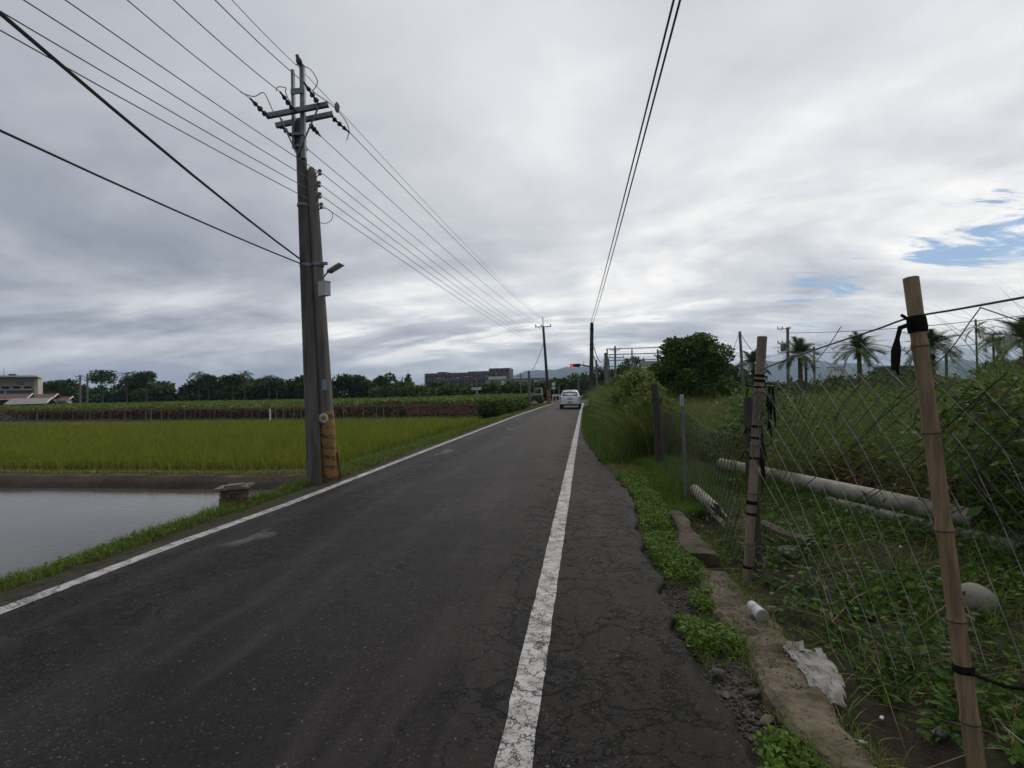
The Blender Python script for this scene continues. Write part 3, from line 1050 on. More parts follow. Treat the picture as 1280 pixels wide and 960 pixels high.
def make_rice():
    V = Veg()
    pts = []
    for i, y in enumerate(np.arange(12.15, 31.5, .20)):
        xr = -6.65 if y < 24 else -6.3
        xl = -6.65 - (y * 1.32 + 4)
        x = np.arange(xl, xr, .20 if y < 20 else .26)
        x = x + RNG.normal(0, .035, len(x))
        keep = y < (31.2 + .0 * x)
        pts.append(np.stack([x, y + RNG.normal(0, .03, len(x))], 1)[keep])
    P = np.concatenate(pts)
    rep = 9
    P = np.repeat(P, rep, axis=0)
    n = len(P)
    P = P + RNG.normal(0, .05, (n, 2))
    z = ground_z(P[:, 0], P[:, 1])
    pos = np.stack([P[:, 0], P[:, 1], z], 1)
    pat = vnoise(P[:, 0], P[:, 1], .35, 31)
    pat2 = vnoise(P[:, 0], P[:, 1], 1.4, 33)
    h = RNG.uniform(.40, .68, n) * (.90 + .20 * pat2)
    c = cols(n, GREEN, .16) * (.82 + .36 * pat2)[:, None]
    yk = (RNG.uniform(0, 1, n) < .16 + .30 * np.clip(pat - .35, 0, 1))
    c[yk] = cols(int(yk.sum()), YEL, .15)
    edge = P[:, 1] < 12.45
    ye = edge & (RNG.uniform(0, 1, n) < .30)
    c[ye] = cols(int(ye.sum()), YEL, .2)
    dk = edge & (RNG.uniform(0, 1, n) < .5)
    c[dk] = cols(int(dk.sum()), DARKG + [(.07, .06, .022)], .2)  # dark blades colour in the shaded foot of the front rows
    h = np.where(dk, h * .70, h)
    wd = np.interp(P[:, 1], [12, 31], [.013, .026])
    V.blades(pos, h, wd, RNG.uniform(.15, .75, n), c, 2)
    o = V.build('rice_plants', 'leaf')
    tag(o, 'dense green rice turning yellow, planted beyond the flooded paddy', 'rice', kind='stuff')
    # straw and cut stubble along the low bank in front of the rice
    V = Veg()
    n = 17000
    x, y = uni(n, -26, -5.6, 11.0, 12.3)
    pos = np.stack([x, y, ground_z(x, y) + .01], 1)
    V.blades(pos, RNG.uniform(.06, .20, n), .014, RNG.uniform(.6, 1.8, n), np.where(RNG.uniform(0, 1, (n, 1)) < .55, cols(n, DRY, .2), cols(n, LUSH, .2)), 2)
    tag(V.build('bank_straw', 'leaf'), 'dry straw and weeds lying on the low mud bank', 'straw', kind='stuff')


make_rice()


# ------------------------------------------------------------------ verge on the left
def make_left_verge():
    V = Veg()
    # tufts along the edge between tarmac and water
    n = 56000
    y = RNG.uniform(1.5, 34, n) ** 1.0
    y = 1.5 + (34 - 1.5) * RNG.uniform(0, 1, n) ** 1.7
    rel = RNG.normal(-.95, .19, n)
    x = np.interp(y, [0, 60], [-4.4, -3.9]) + rel
    dens = vnoise(x, y, 1.6, 41)
    k = (dens > .16) | (y > 9)
    k &= (rel < -.62) | (dens > .72)
    k &= ~((np.abs(x + 5.45) < .42) & (y > 6.7) & (y < 7.5) & (RNG.uniform(0, 1, n) < .85))
    x, y, rel, dens = x[k], y[k], rel[k], dens[k]
    n = len(x)
    h = RNG.uniform(.05, .22, n) * (.45 + 1.15 * dens)
    c = cols(n, LUSH + [(.10, .15, .035)], .18)
    d = RNG.uniform(0, 1, n) < .13
    c[d] = cols(int(d.sum()), DRY, .2)
    V.blades(np.stack([x, y, ground_z(x, y) - .01], 1), h, np.interp(y, [2, 20], [.007, .016]), RNG.uniform(.2, 1.3, n), c, 2)
    # broad leaves among them
    n = 5000
    y = 1.5 + 22 * RNG.uniform(0, 1, n) ** 1.6
    x = np.interp(y, [0, 60], [-4.4, -3.9]) + RNG.normal(-.98, .13, n)
    k = vnoise(x, y, 2.1, 43) > .5
    x, y = x[k], y[k]
    n = len(x)
    V.leaves(np.stack([x, y, ground_z(x, y) + RNG.uniform(.01, .08, n)], 1), RNG.uniform(.03, .07, n), RNG.uniform(.02, .04, n), cols(n, LUSH, .2), .6)
    # slope between the rice / trellis and the road
    n = 26000
    y = 9.2 + 52 * RNG.uniform(0, 1, n) ** 1.5
    wide = np.interp(y, [9, 14, 30, 60], [.5, 1.9, 2.2, 2.6])
    rel = -.30 - RNG.uniform(0, 1, n) ** .8 * wide
    x = lineL(y) + rel
    dens = vnoise(x, y, .9, 45)
    h = RNG.uniform(.06, .22, n) * (.5 + dens) * np.interp(-rel, [.2, 1.2], [.6, 1.3])
    c = cols(n, LUSH, .2)
    d = RNG.uniform(0, 1, n) < np.where(-rel < .55, .45, .12)
    c[d] = cols(int(d.sum()), DRY + [(.09, .07, .04)], .2)
    V.blades(np.stack([x, y, ground_z(x, y) - .01], 1), h, np.interp(y, [9, 50], [.014, .045]), RNG.uniform(.3, 1.2, n), c, 2)
    tag(V.build('verge_grass', 'leaf'), 'short green grass along the edge between road and paddy', 'grass', kind='stuff')


make_left_verge()


def make_brick_pier():
    b = Vector((-5.42, 7.25, -.36))
    t = thing('brick_pier', 'small stack of old red bricks with a slab on top at the water edge', 'brick pier', b)
    mat('old_brick', (.13, .065, .042), (.060, .040, .032), .9, 14, .6, 50)
    me = None
    proto = MB().box((0, 0, 0), (.20, .095, .052))
    for course in range(5):
        z = -.16 + course * .060
        odd = course % 2
        spots = [(-.105, -.055), (.105, -.055), (-.105, .055), (.105, .055)] if not odd else [(-.155, 0), (-.052, 0), (.052, 0), (.155, 0)]
        for (dx, dy) in spots:
            if me is None:
                o = MB().box(b, (.20, .098, .053)).build('brick', 'old_brick', t)
                me = o.data
            else:
                o = bpy.data.objects.new('brick', me)
                C.objects.link(o)
                o.parent = t
            o.location = (dx * .92 + random.uniform(-.022, .022), dy + random.uniform(-.02, .02), .36 + z + .05)
            o.rotation_euler = (random.uniform(-.03, .03), random.uniform(-.03, .03), (math.pi / 2 if odd else 0) + random.uniform(-.16, .16))
    rot = Matrix.Rotation(.08, 3, 'X') @ Matrix.Rotation(-.05, 3, 'Y') @ Matrix.Rotation(.2, 3, 'Z')
    MB().box((b.x - .0, b.y, .195), (.50, .26, .035), rot=rot).build('slab', mat('old_slab', (.19, .165, .13), (.10, .085, .065), .9, 9, .6, 40), t)
    MB().box((b.x + .03, b.y - .02, .227), (.26, .15, .026), rot=rot).build('slab', 'old_slab', t)


make_brick_pier()


# ------------------------------------------------------------------ trellis field
def make_trellis():
    x0, x1 = -62.0, -7.6

    def fy(x):
        return np.interp(x, [-60, -27, -7], [43, 37.4, 36.0])
    t = thing('vine_trellis', 'low bamboo vine trellis with dry brown vines beyond the rice field', 'trellis', (-25, 38, -.4))
    mat('bamboo_grey', (.22, .19, .15), (.13, .11, .085), .8, 6)
    mat('bamboo_brown', (.13, .085, .05), (.08, .055, .035), .85, 6)
    rng = random.Random(4)
    post = None
    k = 0
    for row in range(5):
        x = x1 - rng.uniform(0, .6)
        while x > (x0 if row < 2 else -45):
            y = float(fy(x)) + row * 2.1 + rng.uniform(-.12, .12)
            h = rng.uniform(1.0, 1.12)
            lean = rng.uniform(-.10, .10) if rng.random() < .75 else rng.uniform(-.45, .45)
            r = rng.uniform(.03, .05)
            z0 = -.42
            MB().tube([(x - lean * .5, y, z0), (x + lean * .5, y + rng.uniform(-.08, .08), z0 + h)], [r, r * .8], 5).build('post', 'bamboo_grey' if rng.random() < .6 else 'bamboo_brown', t)
            k += 1
            x -= rng.uniform(.55, 1.7) * (1 if row == 0 else 1.5)
    for row in range(5):
        pts = []
        for x in np.linspace(x1, x0 if row < 2 else -45, 40):
            pts.append((x, float(fy(x)) + row * 2.1, .64 + .03 * math.sin(x * 1.3 + row)))
        MB().tube(pts, .022, 4).build('rail', 'bamboo_grey', t)
    # dry hanging vines below the rail
    V = Veg()
    n = 7500
    x = RNG.uniform(-60, -7.8, n)
    row = RNG.integers(0, 6, n)
    y = fy(x) + row * 1.6 + RNG.normal(0, .25, n)
    z = .66 - np.abs(RNG.normal(0, .13, n))
    low = RNG.uniform(0, 1, n) < .12
    z[low] = RNG.uniform(-.42, -.3, int(low.sum()))
    V.leaves(np.stack([x, y, z], 1), RNG.uniform(.12, .34, n), RNG.uniform(.03, .09, n), cols(n, [(.10, .062, .036), (.075, .048, .032), (.13, .085, .045)], .25), .2, 1.0)
    n = 16000  # darker leaves between the rows, standing in for shade under the canopy
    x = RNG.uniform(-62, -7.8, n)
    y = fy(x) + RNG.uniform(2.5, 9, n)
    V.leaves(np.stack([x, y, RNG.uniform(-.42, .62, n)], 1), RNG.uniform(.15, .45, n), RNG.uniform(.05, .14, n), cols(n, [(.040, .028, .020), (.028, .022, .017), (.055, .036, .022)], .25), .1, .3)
    o = V.build('dry_vine_and_shade_fill', 'leaf', t)
    o['kind'] = 'stuff'
    # leaf canopy over the rows behind
    V = Veg()
    n = 85000
    x = RNG.uniform(-105, -6.2, n)
    y = fy(np.maximum(x, -60)) + .35 + 40 * RNG.uniform(0, 1, n) ** 1.25
    patch = vnoise(x, y, .22, 51)
    z = .60 + .22 * patch + RNG.normal(0, .05, n) + np.clip((x + 24) / 18, 0, 1) * .28
    k = (x + 28 + (y - 38) * -1.35 < 14 + 22) & (patch > .12) & ((x > -62) | (y > 50))
    x, y, z, patch = x[k], y[k], z[k], patch[k]
    n = len(x)
    c = cols(n, [(.085, .140, .028), (.105, .165, .038), (.070, .115, .025)], .18)
    b = RNG.uniform(0, 1, n) < np.where(y < fy(np.maximum(x, -60)) + 2.2, .45, .05)
    c[b] = cols(int(b.sum()), [(.12, .085, .045), (.10, .10, .04)], .2)
    V.leaves(np.stack([x, y, z], 1), RNG.uniform(.16, .34, n), RNG.uniform(.12, .26, n), c, .55)
    o = V.build('canopy', 'leaf', t)
    o['kind'] = 'stuff'
    # orange boards set low at the road end
    mat('orange_board', (.22, .105, .065), (.11, .06, .042), .85, 2.5)
    for k in range(5):
        xa = -8.6 - k * .98
        for sg in (-1, 1):
            MB().tube([(xa - .5 - sg * .35, 36.35, -.4), (xa - .5 + sg * .35, 36.35, .62)], .028, 5).build('post', 'bamboo_brown', t)
        MB().box((xa - .48, 37.3, .20 + .04 * (k % 3)), (.93, .03, .56 - .06 * (k % 2)), rz=.03 * (k - 2)).build('panel', 'orange_board', t)
    # bushy end at the road
    V = Veg()
    n = 12000
    u = RNG.normal(0, 1, (n, 3))
    u /= np.linalg.norm(u, axis=1)[:, None]
    ctr = np.array([(-7.0, 37.6, .2), (-6.5, 39.5, .3), (-6.3, 41.6, .35), (-6.2, 44, .35), (-7.4, 42, .5), (-6.2, 47, .3)])[RNG.integers(0, 6, n)]
    pos = ctr + u * np.array([1.0, 1.3, .62]) * RNG.uniform(.75, 1.05, (n, 1))
    pos = pos[pos[:, 2] > -.4]
    n = len(pos)
    V.leaves(pos, RNG.uniform(.12, .28, n), RNG.uniform(.09, .2, n), cols(n, [(.045, .075, .020), (.06, .095, .025), (.09, .12, .03)], .2), .5)
    o = V.build('leafy_end', 'leaf', t)
    o['kind'] = 'stuff'
    p = G(272, 530, -.40)
    z = gz(p.x, 35.5)
    o = MB().tube([(-22.9, 34.6, -.42), (-22.9, 34.6, .25), (-22.92, 34.6, .63)], [.07, .065, .06], 8).build('white_post', 'white_paint', origin=(-22.9, 34.6, -.42))
    tag(o, 'single white post standing at the front of the vine trellis', 'post')


make_trellis()


# ------------------------------------------------------------------ trees
def crown_leaves(V, lobes, n, L, palette, up=.45, inner=.55, jit=.2):
    """leaf faces spread through lobes: (centre, radii)"""
    vol = np.array([r[0] * r[1] + r[1] * r[2] + r[0] * r[2] for _, r in lobes])
    pick = RNG.choice(len(lobes), n, p=vol / vol.sum())
    ctr = np.array([l[0] for l in lobes])[pick]
    rad = np.array([l[1] for l in lobes])[pick]
    u = RNG.normal(0, 1, (n, 3))
    u /= np.linalg.norm(u, axis=1)[:, None]
    rr = inner + (1.04 - inner) * RNG.uniform(0, 1, (n, 1)) ** .6
    pos = ctr + u * rad * rr
    lk = RNG.uniform(.75, 1.25, len(lobes))[pick][:, None]
    c = cols(n, palette, jit) * lk
    Ls = RNG.uniform(.6, 1.25, n) * L
    V.leaves(pos, Ls, Ls * RNG.uniform(.5, .8, n), c, up)


def lobed(c, R, n, r, flat=.85, rng=random):
    """lobes on and inside an ellipsoid crown"""
    out = []
    for _ in range(n):
        a = rng.uniform(0, 2 * math.pi)
        w = rng.uniform(-.75, 1)
        q_ = math.sqrt(max(0, 1 - w * w))
        k = rng.uniform(.45, .92)
        rr = r * rng.uniform(.6, 1.25)
        out.append(((c[0] + R[0] * q_ * math.cos(a) * k, c[1] + R[1] * q_ * math.sin(a) * k, c[2] + R[2] * w * k), (rr, rr, rr * flat)))
    return out


mat('bark', (.075, .060, .048), (.045, .036, .03), .9, 6, .7, 30, stretch=(1, 1, .3))
mat('palm_bark', (.085, .060, .045), (.05, .036, .028), .9, 9, .7, 30, stretch=(1, 1, 2))


def big_tree():
    b = G(863, 493, 0)
    b = Vector((8.2, 41.6, 0))
    t = thing('broadleaf_tree', 'large round dark green tree standing alone in the grass field', 'tree', b)
    mb = MB().tube([b + Vector((0, 0, -.2)), b + Vector((.05, 0, .9)), b + Vector((-.05, .1, 2.2))], [.38, .28, .2], 9, jit=.06)
    for a, l, e in ((.3, 2.1, 2.0), (1.6, 1.9, 2.4), (2.8, 2.2, 1.8), (4.2, 2.0, 2.3), (5.3, 2.2, 2.1)):
        mb.tube([b + Vector((0, 0, 1.3)), b + Vector((math.cos(a) * l * .5, math.sin(a) * l * .5, 1.3 + e * .6)), b + Vector((math.cos(a) * l, math.sin(a) * l, 1.3 + e))], [.16, .11, .05], 6)
    mb.build('trunk', 'bark', t, smooth=True)
    rng = random.Random(3)
    L = lobed((b.x - .2, b.y, 3.05), (3.15, 3.0, 2.4), 66, .85, .8, rng)
    L += [((b.x - 2.6, b.y, 1.7), (.8, .8, .9)), ((b.x + 2.6, b.y - .3, 1.5), (.8, .8, .8)), ((b.x - 1.2, b.y - .5, 1.2), (1.2, 1.0, .8)), ((b.x + 1.2, b.y - .5, 1.1), (1.2, 1, .8))]
    V = Veg()
    crown_leaves(V, L, 34000, .26, [(.040, .080, .016), (.064, .116, .023), (.10, .155, .034)], .5, .40)
    V.build('crown', 'leaf_dark', t)


big_tree()


# date palms: each frond is a part
def frond_mesh(L, arch, seed, nl=44, wl=.40):
    rng = np.random.default_rng(seed)
    s = np.linspace(0, 1, 9)
    x = L * np.sin(s * 1.25 * arch) / (1.25 * arch)
    z = L * (np.cos(s * 1.25 * arch) - 1) / (1.25 * arch)
    v, f = [], []
    for i in range(9):
        w = .035 * (1 - s[i] * .8)
        v += [(x[i], -w, z[i]), (x[i], w, z[i] + .0)]
    for i in range(8):
        f.append((2 * i, 2 * i + 1, 2 * i + 3, 2 * i + 2))
    for j in range(nl):
        q_ = .10 + .90 * j / (nl - 1)
        px, pz = np.interp(q_, s, x), np.interp(q_, s, z)
        tx, tz = math.cos(q_ * 1.25 * arch), -math.sin(q_ * 1.25 * arch)
        ll = wl * (1 - .55 * abs(q_ - .35) / .65) * rng.uniform(.85, 1.1)
        for sd in (-1, 1):
            k = len(v)
            wd = .014
            d = np.array([tx * .62, sd * .70, tz * .62 + rng.uniform(.0, .30) - .12])
            tip = np.array([px, 0, pz]) + d * ll
            v += [(px - tx * wd, 0, pz - tz * wd), (px + tx * wd, 0, pz + tz * wd), tuple(tip)]
            f.append((k, k + 1, k + 2))
    me = bpy.data.meshes.new('frond')
    me.from_pydata([tuple(map(float, p)) for p in v], [], f)
    return me


mat('frond_green', (.090, .150, .042), (.068, .112, .034), .5, 3)
mat('frond_dull', (.075, .080, .035), (.05, .058, .028), .6, 3)
FR = [frond_mesh(1.0, a, i) for i, a in enumerate((.55, .85, 1.1))]
for m_ in FR:
    m_.materials.append(MATS['frond_green'])
FR2 = [frond_mesh(1.0, a, 9 + i, 34, .46) for i, a in enumerate((.9, 1.3))]
for m_ in FR2:
    m_.materials.append(MATS['frond_dull'])


def palm(base, hz, R, nfr, label, group, r0=.24, fr=None, lo=-.35, hi=1.35, name='date_palm', curve=0.0):
    fr = fr or FR
    b = Vector(base)
    t = thing(name, label, 'palm tree', b, group)
    top = b + Vector((curve, 0, hz))
    prof = []
    nr = 12
    for k in range(nr + 1):
        f_ = k / nr
        r_ = r0 * (1.15 - .3 * f_) * (1.0 if k % 2 else .86)
        prof.append((f_, r_))
    MB().lathe(b - Vector((0, 0, .2)), top, prof, 9).build('trunk', 'palm_bark', t, smooth=True)
    rng = random.Random(hash(label) % 1000 + int(b.x * 10))
    for k in range(nfr):
        o = bpy.data.objects.new('frond', fr[rng.randrange(len(fr))])
        C.objects.link(o)
        o.parent = t
        o.location = top - b + Vector((0, 0, .02))
        el = lo + (hi - lo) * ((k + .5) / nfr) ** .8 + rng.uniform(-.1, .1)
        az = k * 2.39996 + rng.uniform(-.2, .2)
        o.rotation_euler = (rng.uniform(-.3, .3), -el, az)
        s = R * rng.uniform(.85, 1.1) * (.85 if el > .9 else 1)
        o.scale = (s, s, s)
    return t


GP = 'palms along the far side of the field'
palm(D(1001, 486, 54) * 1.0, 3.6, 2.6, 34, 'date palm beside the transformer pole across the field', GP)
palm(D(1075, 483, 54), 3.9, 2.75, 34, 'date palm with full round crown between two thin poles across the field', GP)
palm(D(1166, 481, 44), 3.3, 2.7, 34, 'date palm directly behind the tall bamboo stake', GP)
palm(D(942, 488, 60), 3.2, 2.6, 30, 'small date palm behind the leaning bamboo post with black ties', GP)
palm(D(1284, 480, 40), 3.5, 2.9, 34, 'date palm with dull ragged crown beside two slim palms', GP, fr=FR + FR2)
ar = palm(D(1222, 478, 60), 6.4, 1.7, 11, 'slim tall areca palm with small crown and upright spear', 'slim areca palms', r0=.11, lo=-.7, hi=.75, name='areca_palm')
at_ = base_of(ar)
MB().tube([at_ + Vector((0, 0, 6.3)), at_ + Vector((.0, 0, 7.4))], [.13, .10], 8).build('spear', 'frond_green', ar)
palm(D(1243, 478, 55), 4.9, 1.9, 18, 'shorter slim palm with dull shaggy crown beside the tall areca', 'slim areca palms', r0=.11, lo=-.9, hi=.9, fr=FR2, name='areca_palm')


def wood(name, xs, label, n, L, palette, hmin, hmax, rad, yfun, seed, hs=lambda x: 1.0):
    rng = random.Random(seed)
    lobes = []
    for x in xs:
        y = yfun(x) + rng.uniform(-6, 6)
        h = rng.uniform(hmin, hmax) * hs(x)
        for k in range(7):
            rr = rad * rng.uniform(.5, 1.1)
            lobes.append(((x + rng.uniform(-rad, rad), y + rng.uniform(-3, 3), max(rr * .5, h * rng.uniform(.3, .98) - rr * .5) - .4), (rr, rr, rr * .8)))
    V = Veg()
    crown_leaves(V, lobes, n, L, palette, .5, .6, .2)
    return tag(V.build(name, 'leaf_dark'), label, 'trees', kind='stuff')


WOODC = [(.028, .054, .016), (.042, .074, .021), (.058, .092, .027)]
wood('distant_woods', np.arange(-190, 2, 2.3), 'dense dark green wood behind the vine trellis', 120000, 1.0, WOODC, 4.2, 7.9, 2.4, lambda x: 122 - x * .10, 7, lambda x: float(np.interp(x, [-100, -60, -35, 0], [1, .95, .50, .40])))
wood('roadside_trees', np.arange(-34, 30, 2.0), 'dark trees beyond the crossing at the end of the road', 42000, .75, WOODC, 3.6, 5.2, 2.0, lambda x: 96, 8, lambda x: float(np.interp(x, [-34, -12, 0, 5, 30], [.55, .75, .95, 1.45, 1.5])))
wood('field_hedge', np.arange(14, 130, 2.4), 'low dark hedge along the far edge of the grass field', 52000, .6, [(.030, .046, .016), (.042, .060, .020), (.055, .062, .026)], 2.4, 3.4, 1.7, lambda x: 82 - x * .25, 9, lambda x: float(np.interp(x, [14, 30, 48, 75], [.8, .85, 1.5, 1.7])))


def wood_tree(px, py, Z, r, label, group='trees rising above the wood'):
    tp = D(px, py, Z)
    b = Vector((tp.x, tp.y, -.4))
    t = thing('broadleaf_tree', label, 'tree', b, group)
    MB().tube([b, b + Vector((.1, 0, tp.z * .5)), b + Vector((0, 0, tp.z * .85))], [.22, .16, .08], 6).build('trunk', 'bark', t)
    V = Veg()
    rng = random.Random(px)
    crown_leaves(V, lobed((b.x, b.y, tp.z - r * .55), (r, r, r * .55), 16, r * .42, .6, rng), 1600, .55, WOODC, .5, .5)
    V.build('crown', 'leaf_dark', t)


for px, py, r, lab in ((127, 463, 3.2, 'spreading flat-topped tree above the wood, nearest the two far power poles'), (182, 463, 3.4, 'wide dark tree above the wood between two feathery palms'),
                       (290, 467, 2.8, 'rounded tree in the middle of the wood behind the trellis'), (260, 470, 2.4, 'rounded tree standing between palms at the middle of the wood'),
                       (60, 475, 3.0, 'dark tree beside the cream building'), (345, 474, 2.4, 'low dark tree at the end of the wood beside the twin poles')):
    wood_tree(px, py, 128, r, lab)
for px, py, lab in ((158, 466, 'feathery palm top between two broad trees of the wood'), (248, 465, 'feathery palm top above the middle of the wood'),
                    (305, 465, 'tall feathery palm top with bare gap below, above the wood'), (336, 469, 'feathery palm top leaning right at the end of the wood')):
    tp = D(px, py, 126)
    palm((tp.x, tp.y, -.4), tp.z - .2, 2.5, 14, lab, 'palm tops above the wood', r0=.16, lo=-.6, hi=1.0, name='areca_palm', fr=FR2)
# conifer-like tree left of the building shell
tp = D(510, 467, 130)
t = thing('conifer_tree', 'pointed dark conifer left of the building shell', 'tree', (tp.x, tp.y, -.4))
MB().tube([(tp.x, tp.y, -.4), (tp.x, tp.y, tp.z)], [.25, .04], 6).build('trunk', 'bark', t)
V = Veg()
crown_leaves(V, [((tp.x, tp.y, tp.z * f_), ((1.05 - f_) * 2.4 + .15,) * 2 + (.5,)) for f_ in np.linspace(.3, .98, 9)], 1500, .5, WOODC, .4, .4)
V.build('crown', 'leaf_dark', t)


# ------------------------------------------------------------------ far buildings
mat('cream_wall', (.56, .53, .45), (.48, .45, .38), .8, 2)
mat('white_wall', (.55, .55, .53), (.45, .45, .44), .8, 2)
mat('shell_wall', (.135, .115, .12), (.095, .082, .088), .9, .6)
mat('shell_dark', (.045, .042, .048), (.03, .03, .034), .9, 1)
mat('tile_red', (.125, .040, .030), (.08, .032, .026), .8, 3)
mat('sheet_grey', (.22, .225, .22), (.15, .155, .155), .6, 3)
mat('shed_dark', (.06, .055, .055), (.04, .038, .04), .9, 2)
mat('green_glass', (.16, .22, .20), (.12, .18, .165), .25, 2)


def rel_box(mb, o, x, y, z, sx, sy, sz):
    return mb.box((o[0] + x, o[1] + y, o[2] + z), (sx, sy, sz))


def cream_building():
    Z = 118
    r = D(48, 505, Z)
    o = Vector((r.x, r.y, -.4))
    top = D(20, 472.5, Z).z
    h = top - o.z
    t = thing('apartment_block', 'cream two-storey block with open balcony floors and white parapet', 'building', o)
    W = 24
    MB().box((o.x - W / 2, o.y + 5.2, o.z + h / 2), (W, 10, h)).build('wall', 'cream_wall', t)
    MB().box((o.x - W / 2, o.y, o.z + h + .12), (W + .6, 10.9, .35)).build('parapet', 'white_wall', t)
    MB().box((o.x - .35, o.y - .12, o.z + h / 2 - .1), (.7, .6, h - .3)).build('pillar', 'cream_wall', t)
    for k in range(5):
        x = o.x - 3 - k * 4.6
        w = MB().box((x, o.y + .17, o.z + h - 1.25), (1.5, .12, 1.05)).build('window', 'white_wall', t)
        MB().box((x, o.y + .09, o.z + h - 1.25), (1.25, .06, .85)).build('pane', 'dark_glass', w)
    for k in range(12):
        MB().box((o.x - 1.8 - k * 1.8, o.y + .13, o.z + h - 2.25), (1.2, .1, .5)).build('vent_block', 'shell_dark', t)
    bal = MB().box((o.x - W / 2 - .4, o.y - .35, o.z + h - 2.75), (W - 1, 1.1, .25)).build('balcony_slab', 'white_wall', t)
    MB().box((o.x - W / 2 - .4, o.y + .1, o.z + h - 3.75), (W - 1.2, .12, 1.5)).build('balcony_recess', mat('recess_blue', (.16, .19, .22), (.10, .11, .13), .6, .5), t)
    for k in range(5):
        MB().box((o.x - 5.4 - k * 4.6, o.y - .3, o.z + h - 3.75), (.35, .35, 1.75)).build('column', 'white_wall', t)
    MB().tube([(o.x - 6, o.y + 3, o.z + h), (o.x - 6, o.y + 3, o.z + h + 2.4)], .05, 5).build('aerial', 'galvanised', t)
    tk = MB().box((o.x - 4.6, o.y + 3, o.z + h + .55), (1.2, 1.0, .7)).build('roof_tank', 'shed_dark', t)
    t.rotation_euler.z = .80


cream_building()


def farm_shed(px0, px1, pridge, peave, Z, name, label, wallm, roofm, fascia='white_wall', dpt=8.0):
    a, b = D(px0, peave, Z), D(px1, peave, Z)
    rz = D((px0 + px1) / 2, pridge, Z).z
    o = Vector(((a.x + b.x) / 2, a.y, -.4))
    ez = a.z
    W = (b - a).length * .74
    mx = (a.x + b.x) / 2
    a, b = Vector((mx - W / 2, a.y, a.z)), Vector((mx + W / 2, a.y, a.z))
    t = thing(name, label, 'building', o, 'farm sheds below the cream block')
    MB().box((o.x, o.y + dpt / 2 + .2, (o.z + ez) / 2), (W - .5, dpt - .4, ez - o.z)).build('wall', wallm, t)
    th = .16
    vs = []
    for y in (o.y - .4, o.y + dpt / 2, o.y + dpt + .4):
        for x in (a.x - .4, b.x + .4):
            z = rz if abs(y - (o.y + dpt / 2)) < .1 else ez
            vs += [(x, y, z + .02), (x, y, z + .02 + th)]
    f = [(1, 3, 7, 5), (5, 7, 11, 9), (0, 4, 6, 2), (4, 8, 10, 6), (0, 1, 5, 4), (4, 5, 9, 8), (2, 6, 7, 3), (6, 10, 11, 7), (0, 2, 3, 1), (8, 9, 11, 10)]
    r_ = MB().add(vs, f).build('roof', roofm, t)
    MB().tube([(b.x + .42, o.y - .4, ez + .2), (b.x + .42, o.y + dpt / 2, rz + .2)], .12, 5).build('verge_board', fascia, r_)
    MB().tube([(a.x - .4, o.y - .42, ez + .1), (b.x + .4, o.y - .42, ez + .1)], .08, 5).build('fascia', fascia, r_)
    for k in range(3):
        x = a.x + W * (k + .6) / 3.4
        MB().box((x, o.y + .33, (o.z + ez) / 2 - .1), (1.2, .1, (ez - o.z) * .7)).build('doorway_shade_panel', 'shell_dark', t)  # dark panel on the wall paints the shade of a doorway
    t.rotation_euler.z = .72
    return t


farm_shed(-60, 38, 494, 501.5, 92, 'farm_shed', 'long red-roofed farm shed below the cream block', 'shed_dark', 'tile_red')
farm_shed(40, 66, 493.5, 499, 98, 'farm_shed', 'short red-roofed shed with white gable board', 'white_wall', 'tile_red')
farm_shed(70, 85, 497, 501, 102, 'farm_shed', 'small red-roofed shed at the edge of the wood', 'white_wall', 'tile_red')
farm_shed(14, 58, 499, 506, 80, 'open_shed', 'open dark shed with pale grey sheet roof before the red roofs', 'shed_dark', 'sheet_grey')
o = MB().lathe(D(68, 511, 76), D(78, 511, 76), [(0, .15), (.2, .5), (.6, .6), (.9, .4), (1, .15)], 8).build('tarp_bundle', 'white_paint', origin=tuple(D(73, 512, 76)))
o.location.z = max(o.location.z, 0)
tag(o, 'pale tarp bundle lying beside the grey-roofed open shed', 'tarp')


